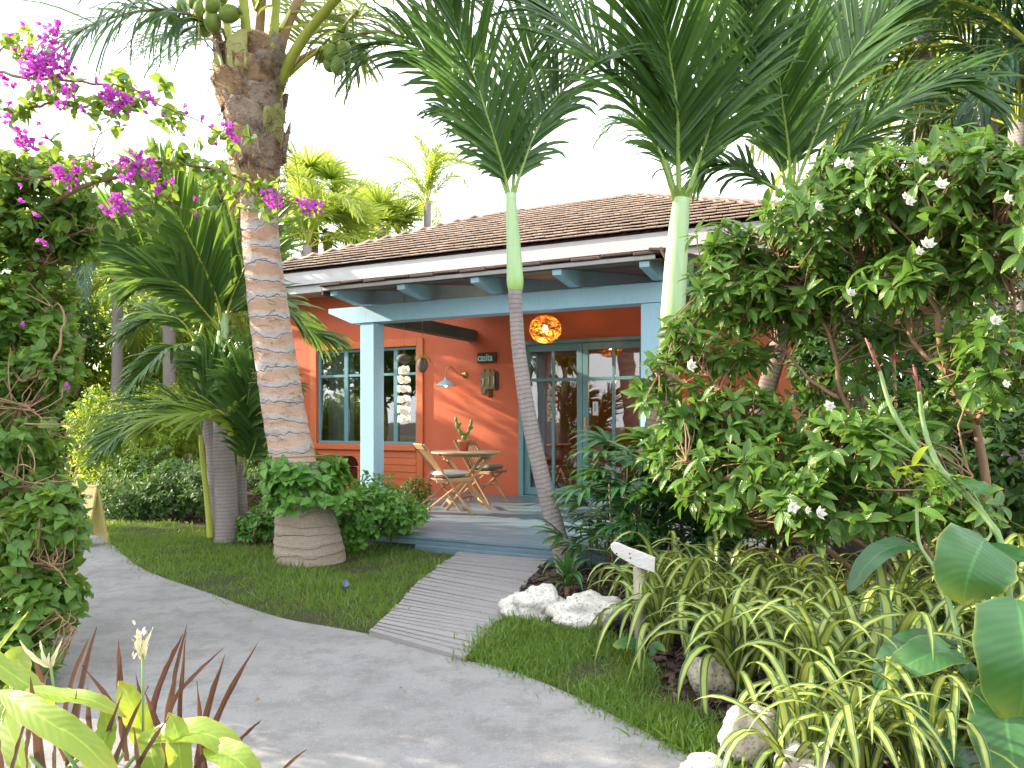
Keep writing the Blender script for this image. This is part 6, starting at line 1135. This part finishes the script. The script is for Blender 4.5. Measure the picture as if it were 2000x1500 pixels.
# bare twiggy tangle, sunlit, in the lower part
mb = MB()
for _ in range(55):
    p0 = P(R.uniform(-40, 70), R.uniform(770, 1240), R.uniform(3.7, 4.4)); tube(mb, grow(p0, (R.uniform(-.5, 1.2), R.uniform(-1, .4), R.uniform(-.8, 1)), R.uniform(.12, .4), 8, R.uniform(-.2, .5), rnd(1)[0] * .5), np.linspace(.005, .0015, 8), 4, cap=False)
stuff(mb.build('dry_twig', M['twig'], bg))
bt_ = template(1, .8, 4, 2, 'heart', -.2, .3)
BC = [(80, 48, 12), (76, 75, 9), (108, 60, 20), (100, 80, 18), (75, 122, 36), (95, 135, 30), (62, 138, 26), (115, 108, 18), (128, 130, 20), (125, 92, 12), (15, 160, 16), (65, 172, 12), (92, 174, 12), (130, 178, 18), (140, 170, 12), (225, 200, 28), (240, 195, 20), (208, 190, 16), (185, 158, 12), (212, 175, 14), (120, 207, 14), (163, 212, 12), (285, 187, 14), (283, 220, 8), (305, 203, 8), (322, 226, 9), (363, 210, 8), (365, 224, 9), (392, 230, 9), (362, 264, 7), (415, 247, 7), (425, 280, 8), (437, 245, 13), (450, 255, 16), (455, 268, 14), (45, 268, 22), (58, 282, 20), (35, 255, 12), (78, 238, 9), (90, 272, 9), (15, 232, 14), (120, 340, 22), (135, 352, 16), (150, 330, 14), (175, 322, 10), (110, 330, 12), (240, 315, 18), (268, 312, 18), (290, 318, 16), (262, 332, 16), (300, 342, 18), (325, 362, 13), (312, 375, 14), (335, 352, 10), (225, 395, 22), (240, 408, 20), (212, 412, 14), (250, 350, 16), (380, 392, 8), (385, 419, 9), (520, 382, 18), (538, 394, 18), (528, 400, 12), (580, 390, 11), (598, 402, 20), (618, 405, 16), (605, 415, 12), (45, 362, 12), (40, 395, 8), (72, 420, 8), (20, 200, 10), (40, 635, 10), (128, 755, 9), (92, 475, 7), (78, 468, 7), (30, 100, 7), (20, 70, 7), (45, 45, 7)]
for u, v, s in BC:
    Yb = 4.05 if u < 350 else 4.4; c = P(u, v, Yb); m = max(3, int(s * s * .045)) if s > 13 else 2; off = np.clip(rnd(m), -1.25, 1.25) * (s * Yb / FPX * (.46 if s > 13 else .05)); mb = MB(); pos = np.repeat(off, 3, 0); n = m * 3; ax = np.repeat(nrm(rnd(m) + A2([0, -.4, .2])), 3, 0); ph_ = np.tile([0, 2.09, 4.19], m) + np.repeat(RNG.uniform(0, 6, m), 3)
    b1 = nrm(np.cross(ax, A2([.3, .5, .8]))); b2 = np.cross(ax, b1); d = ax * .8 + .75 * (np.cos(ph_)[:, None] * b1 + np.sin(ph_)[:, None] * b2); scatter(mb, bt_, pos, d, ax, RNG.uniform(.020, .032, n)); o = mb.build('bract_cluster', M['bract'], bg); o.location = c
# ------------------------------------------------------------------ foreground left planting
M['bronze'] = leafmat('bronze_strap_leaf', (.07, .032, .024), (.20, .105, .065), tf=.18, rough=.3, trans=(.30, .13, .07)); M['lime_leaf'] = leafmat('lime_green_leaf', (.16, .27, .03), (.26, .38, .05), tf=.45, rough=.38, vein=.14, veins=12, trans=(.7, .8, .08), tip=(.45, .28, .06)); M['cream'] = plainmat('cream_bract', (.72, .66, .40), .5)
bz = thing('bronze_flax', 'bronze strap leaved plant in the bottom left corner', 'plant', P(260, 0, 2.35) * A2([1, 1, 0])); bo_ = A2(bz.location)
for (bu, bv, tu, tv_, w_, Yt) in ((150, 1420, 189, 1224, 20, 2.75), (128, 1400, 176, 1240, 18, 2.8), (110, 1430, 62, 1262, 14, 2.7), (240, 1420, 232, 1240, 15, 2.7), (330, 1420, 366, 1218, 16, 2.65), (350, 1440, 364, 1235, 10, 2.6), (300, 1380, 358, 1238, 13, 2.75), (320, 1470, 345, 1300, 13, 2.5), (390, 1460, 440, 1278, 15, 2.55), (340, 1370, 438, 1264, 9, 2.8), (410, 1440, 505, 1252, 13, 2.6), (300, 1480, 265, 1312, 17, 2.5), (340, 1500, 280, 1345, 16, 2.45), (270, 1440, 160, 1300, 13, 2.7), (460, 1460, 512, 1404, 10, 2.5),
                              (85, 1520, 60, 1320, 22, 2.3), (140, 1520, 150, 1348, 18, 2.3), (190, 1540, 240, 1350, 14, 2.25), (210, 1540, 290, 1340, 13, 2.2), (20, 1540, 58, 1385, 12, 2.25), (5, 1500, -10, 1370, 14, 2.3), (60, 1540, 52, 1420, 10, 2.2), (110, 1540, 108, 1438, 12, 2.2), (250, 1540, 330, 1400, 12, 2.2), (370, 1540, 420, 1440, 14, 2.3), (540, 1520, 600, 1463, 10, 2.45), (45, 1500, 95, 1310, 10, 2.5), (280, 1530, 262, 1420, 14, 2.2), (180, 1480, 172, 1330, 12, 2.4), (400, 1500, 385, 1330, 12, 2.4)):
    b, t_ = P(bu, bv, Yt + .1), P(tu, tv_, Yt); bb = A2([b[0] + (b[0] - t_[0]) * .25, b[1] + .05, max(.02, b[2] - (t_[2] - b[2]) * .8)]); m_ = (b + t_) / 2 + (A2([t_[0] - b[0], 0, 0]) * -.06)
    big_leaf(bz, [bb, b, m_, t_], w_ * Yt / FPX * .92, (R.uniform(-.4, .4), -1, .15), 'bronze', 'strap', .5, 0, cols=2, n=14)
lm = thing('heliconia', 'lime green broad leaved plant with cream flower heads in the bottom left corner', 'plant', P(120, 0, 2.3) * A2([1, 1, 0]))
for pts, W, nm in (([(-60, 1250, 2.5), (0, 1300, 2.45), (70, 1350, 2.4), (110, 1400, 2.4)], .068, (.3, -.6, .8)), ([(40, 1345, 2.4), (110, 1358, 2.35), (180, 1368, 2.3), (248, 1402, 2.3)], .062, (0, -.35, .95)), ([(0, 1350, 2.3), (80, 1400, 2.2), (160, 1450, 2.15), (240, 1530, 2.1)], .088, (.2, -.8, .6)), ([(285, 1470, 2.5), (275, 1420, 2.5), (255, 1370, 2.5), (232, 1330, 2.52)], .085, (.2, -1, .2)),
                   ([(270, 1450, 2.4), (340, 1430, 2.35), (420, 1440, 2.3), (500, 1510, 2.25)], .10, (.1, -.5, .9)), ([(360, 1560, 2.3), (352, 1480, 2.3), (345, 1430, 2.32), (330, 1392, 2.35)], .075, (.3, -1, .2)), ([(400, 1460, 2.3), (440, 1470, 2.25), (480, 1500, 2.2), (500, 1560, 2.2)], .09, (.2, -.7, .7)), ([(60, 1560, 2.3), (30, 1460, 2.4), (0, 1380, 2.5), (-20, 1330, 2.5)], .09, (-.2, -1, .3)),
                   ([(150, 1560, 2.2), (190, 1480, 2.25), (210, 1420, 2.3), (200, 1380, 2.35)], .07, (0, -1, .3)), ([(20, 1300, 2.9), (35, 1290, 2.9), (50, 1330, 2.85)], .10, (.1, -1, .4)), ([(-40, 1330, 2.4), (10, 1250, 2.7), (55, 1195, 2.9)], .022, (.1, -1, .4)), ([(0, 1420, 2.3), (15, 1350, 2.4), (28, 1310, 2.45)], .03, (.1, -1, .4)), ([(260, 1560, 2.3), (300, 1500, 2.3), (290, 1450, 2.35), (310, 1420, 2.4)], .09, (-.2, -1, .3))):
    big_leaf(lm, [P(*p) for p in pts], W, nm, 'lime_leaf')
for k in range(16): a_ = P(R.uniform(-20, 460), 1600, R.uniform(2.2, 2.5)); a_[2] = 0; b_ = P(R.uniform(0, 430), R.uniform(1440, 1490), 2.35); tube(MB(), spline([a_, (a_ + b_) / 2 + rnd(1)[0] * .03, b_], 8) - A2(lm.location), .006, 6).build('stem', M['stem'], lm)
for (u0, v0, u1, v1, spikes) in ((107, 1360, 100, 1305, ((38, 1250, 11), (78, 1250, 9), (122, 1248, 10), (97, 1270, 7))), (279, 1390, 279, 1290, ((298, 1226, 12), (268, 1240, 8), (275, 1235, 8)))):
    b, t_ = P(u0, v0, 2.45), P(u1, v1, 2.42); tube(MB(), [b - A2([0, 0, .35]) - A2(lm.location), b - A2(lm.location), t_ - A2(lm.location)], .0045, 6).build('flower_stem', M['stem'], lm)
    for (u, v, w_) in spikes: e = P(u, v, 2.4); big_leaf(lm, [t_, (t_ + e) / 2 + A2([0, -.01, -.004]), e], w_ * 2.4 / FPX, (0, -1, .1), 'cream', 'lance', .5, 0, cols=2, n=8, name='bract')
mb = MB(); hp = [P(268 + R.gauss(4, 7), 1262 + R.gauss(0, 13), 2.41 + R.uniform(-.01, .01)) - A2(lm.location) for _ in range(40)]
for h_ in hp: leaf_on(mb, h_, (R.gauss(0, .6), R.gauss(0, .6), 1), .02, .008, 0, 'ellip', 2, 4)
stuff(mb.build('floret', M['cream'], lm))
# ------------------------------------------------------------------ background trees
TB = [template(1, .45, 3, 2, 'ellip', .3, .3)]
def tree(label, base, L, mat, size, k=6, trunk=.12, name='tree', group='garden trees behind the lawn'):
    return shrub(name, label, 'tree', base, L, mat, size, k, TB, 7, group, trunk=trunk, shell=.25)
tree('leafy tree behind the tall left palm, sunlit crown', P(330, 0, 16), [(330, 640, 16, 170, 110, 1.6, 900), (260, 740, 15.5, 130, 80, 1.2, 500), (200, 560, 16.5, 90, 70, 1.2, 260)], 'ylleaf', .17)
tree('bushy tree at the left edge behind the bougainvillea', P(100, 0, 14), [(80, 640, 14, 110, 150, 1.4, 1000), (60, 800, 13.5, 110, 90, 1, 500)], 'mdleaf', .16)
tree('yellow green tree between the tall left palm and the coconut trunk', P(520, 0, 19), [(500, 600, 19, 110, 140, 1.6, 1300), (460, 760, 18, 130, 80, 1.2, 800), (560, 760, 17.5, 60, 110, 1, 500)], 'ylleaf', .19)
tree('tree with a rounded crown above the left palms', P(420, 0, 17), [(400, 410, 17, 85, 75, 1.4, 500), (270, 500, 17, 110, 70, 1.5, 500)], 'mdleaf', .17)
tree('low bright tree right of the left bush', P(400, 0, 15), [(400, 780, 15, 90, 80, 1.0, 900), (450, 860, 14.5, 90, 70, .8, 600)], 'ylleaf', .13, trunk=.07)
tree('tree hidden behind the right side of the cottage', P(1900, 0, 13), [(1850, 440, 13, 230, 140, 1.6, 1300), (1960, 250, 13, 160, 160, 1.5, 1000), (1980, 650, 12, 150, 150, 1.5, 800)], 'mdleaf', .17)
# far belt of trees closing the view
mbf = []
pos = []
for x0, x1, y, z1, n in ((-34, -7, 27, 4.2, 8000), (-7, 6, 30, 5.0, 2500), (6, 34, 22, 8.5, 9000), (-36, -16, 20, 4.5, 4500)):
    x = RNG.uniform(x0, x1, n); h = z1 * (.72 + .28 * np.sin(x * .9) * np.sin(x * .37 + 1)); pos.append(np.stack([x, y + RNG.normal(0, 1.0, n), h * RNG.uniform(0, 1, n) ** .8], 1))
pos = np.concatenate(pos); mb = MB(); scatter(mb, TB[0], pos, rnd(len(pos)) + A2([0, -.3, 0]), rnd(len(pos)) + A2([0, 0, 1]), RNG.uniform(.25, .45, len(pos))); M['farleaf'] = leafmat('far_tree_leaf', (.03, .085, .02), (.08, .17, .03), tf=.35, rough=.5)
stuff(tag(mb.build('distant_trees', M['farleaf']), 'belt of distant trees closing the view behind the garden', 'trees'))
# palms behind: pinnate crowns made from shared fronds
def frond_std(L, mats, LL, W, droop, nl=40, name='frond', end=.5):
    pts = [(0, 0, 0), (L * .25, 0, L * .22), (L * .55, 0, L * .30), (L * .82, 0, L * .16), (L, 0, -.08 * L)]; return frond_mesh(pts, nl, LL, W, (0, 0, 1), droop, .022, end=end).mesh(name, [M[m] for m in mats])
FMs = {m: [frond_std(2.6, ('rachisy', m), .62, .05, 1.0) for _ in range(2)] for m in ('palmy', 'coco', 'palm', 'palm2')}
def back_palm(label, u, v, Y, mat, n=15, s=1.0, trunk=.10, group='feather palms in the background'):
    c = P(u, v, Y); t = thing('feather_palm', label, 'palm', (c[0], c[1], 0), group=group); tube(MB(), spline([(R.uniform(-.3, .3), 0, -.05), (0, 0, c[2] * .5), (0, 0, c[2])], 14), [trunk * 1.2] + [trunk] * 13, 12).build('trunk', M['ring'], t)
    for k in range(n): link('frond', R.choice(FMs[mat]), t, (0, 0, c[2] - .05), (R.uniform(-.3, .3), R.uniform(-1.0, .45), k * 2.4 + R.uniform(-.3, .3)), s * R.uniform(.8, 1.1))
    return t
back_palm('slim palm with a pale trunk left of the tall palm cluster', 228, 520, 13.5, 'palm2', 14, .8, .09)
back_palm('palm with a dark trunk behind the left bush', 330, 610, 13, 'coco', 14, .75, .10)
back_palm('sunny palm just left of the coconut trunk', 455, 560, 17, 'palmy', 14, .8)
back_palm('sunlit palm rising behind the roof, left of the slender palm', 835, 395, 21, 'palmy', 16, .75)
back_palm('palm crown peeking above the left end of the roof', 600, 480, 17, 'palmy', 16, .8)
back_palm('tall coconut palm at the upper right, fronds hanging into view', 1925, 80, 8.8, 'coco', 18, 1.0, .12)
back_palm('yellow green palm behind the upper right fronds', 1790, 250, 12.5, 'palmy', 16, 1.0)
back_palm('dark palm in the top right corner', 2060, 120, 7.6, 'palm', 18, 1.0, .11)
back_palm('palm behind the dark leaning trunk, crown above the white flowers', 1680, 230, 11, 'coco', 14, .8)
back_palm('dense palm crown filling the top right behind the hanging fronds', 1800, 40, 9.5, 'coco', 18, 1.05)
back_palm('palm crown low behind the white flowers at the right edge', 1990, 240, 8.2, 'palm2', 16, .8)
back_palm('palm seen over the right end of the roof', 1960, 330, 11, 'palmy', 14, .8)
FN = [fan_mesh(1.0, 30, 2.2, .085, .35, [M['rachisy'], M['palmy']], .7) for _ in range(3)]
def fan_palm(label, u, v, Y, n=16, s=1.0):
    c = P(u, v, Y); t = thing('fan_palm', label, 'palm', (c[0], c[1], 0), group='fan palms behind the roof'); tube(MB(), [(0, 0, -.05), (0, 0, c[2] * .5), (0, 0, c[2])], [.16, .13, .12], 12).build('trunk', M['ring2'], t)
    for k in range(n): link('fan_leaf', R.choice(FN), t, (0, 0, c[2] - .1 + R.uniform(-.1, .1)), (R.uniform(-.4, .4), R.uniform(-1.25, .5), k * 2.4 + R.uniform(-.3, .3)), s * R.uniform(.8, 1.15))
fan_palm('fan palm tallest and closest to the coconut trunk', 612, 355, 18, 15, .75)
fan_palm('large sunlit fan palm above the left roof corner', 640, 455, 19, 18, 1.05)
fan_palm('sunlit fan palm directly behind the roof slope', 745, 445, 21, 16, .9)
fan_palm('fan palm low behind the roof beside the big one', 690, 430, 24, 16, 1.0)
shrub('shrub', 'leafy shrub beyond the right edge beside the cottage', 'shrub', P(2300, 0, 6.0), [(2250, 700, 6.0, 200, 280, .7, 600), (2500, 750, 6.5, 220, 300, .8, 600), (2300, 950, 4.6, 200, 160, .6, 300)], 'mdleaf', .11, 6)
# trees outside the frame that shade the garden
def shade_tree(label, x, y, z, r, n, mat='mdleaf'):
    t = thing('shade_tree', label, 'tree', (x, y, 0), group='large trees around the garden'); mb = MB(); tube(mb, spline([(0, 0, -.1), (.1, 0, z * .5), (0, 0, z)], 12), np.linspace(.25, .12, 12), 10); o = mb.build('trunk', M['twig'], t)
    p, d = in_ellip(n, (0, 0, z), (r, r, r * .75), .15); a, b, c = rosettes(p, nrm(d + A2([0, 0, .4])), 5, 1, .2, .3, .3); m2 = MB(); scatter(m2, TB[0], a, b, c, RNG.uniform(.18, .34, len(a))); stuff(m2.build('foliage', M[mat], t))
shade_tree('spreading tree beyond the left edge shading the lawn', -10.0, 9.0, 3.4, 2.3, 800)
shade_tree('tree beyond the left edge beside the bougainvillea', -8.5, 7.0, 3.2, 1.9, 900)
shade_tree('tree behind the viewer on the left', -6.5, -7.5, 4.0, 2.8, 900, 'dkleaf')
shade_tree('tree behind the viewer in the middle', 1.0, -9.0, 3.8, 2.8, 900, 'mdleaf')
shade_tree('tree behind the viewer on the right', 8.0, -6.0, 3.8, 3.0, 900, 'ylleaf')
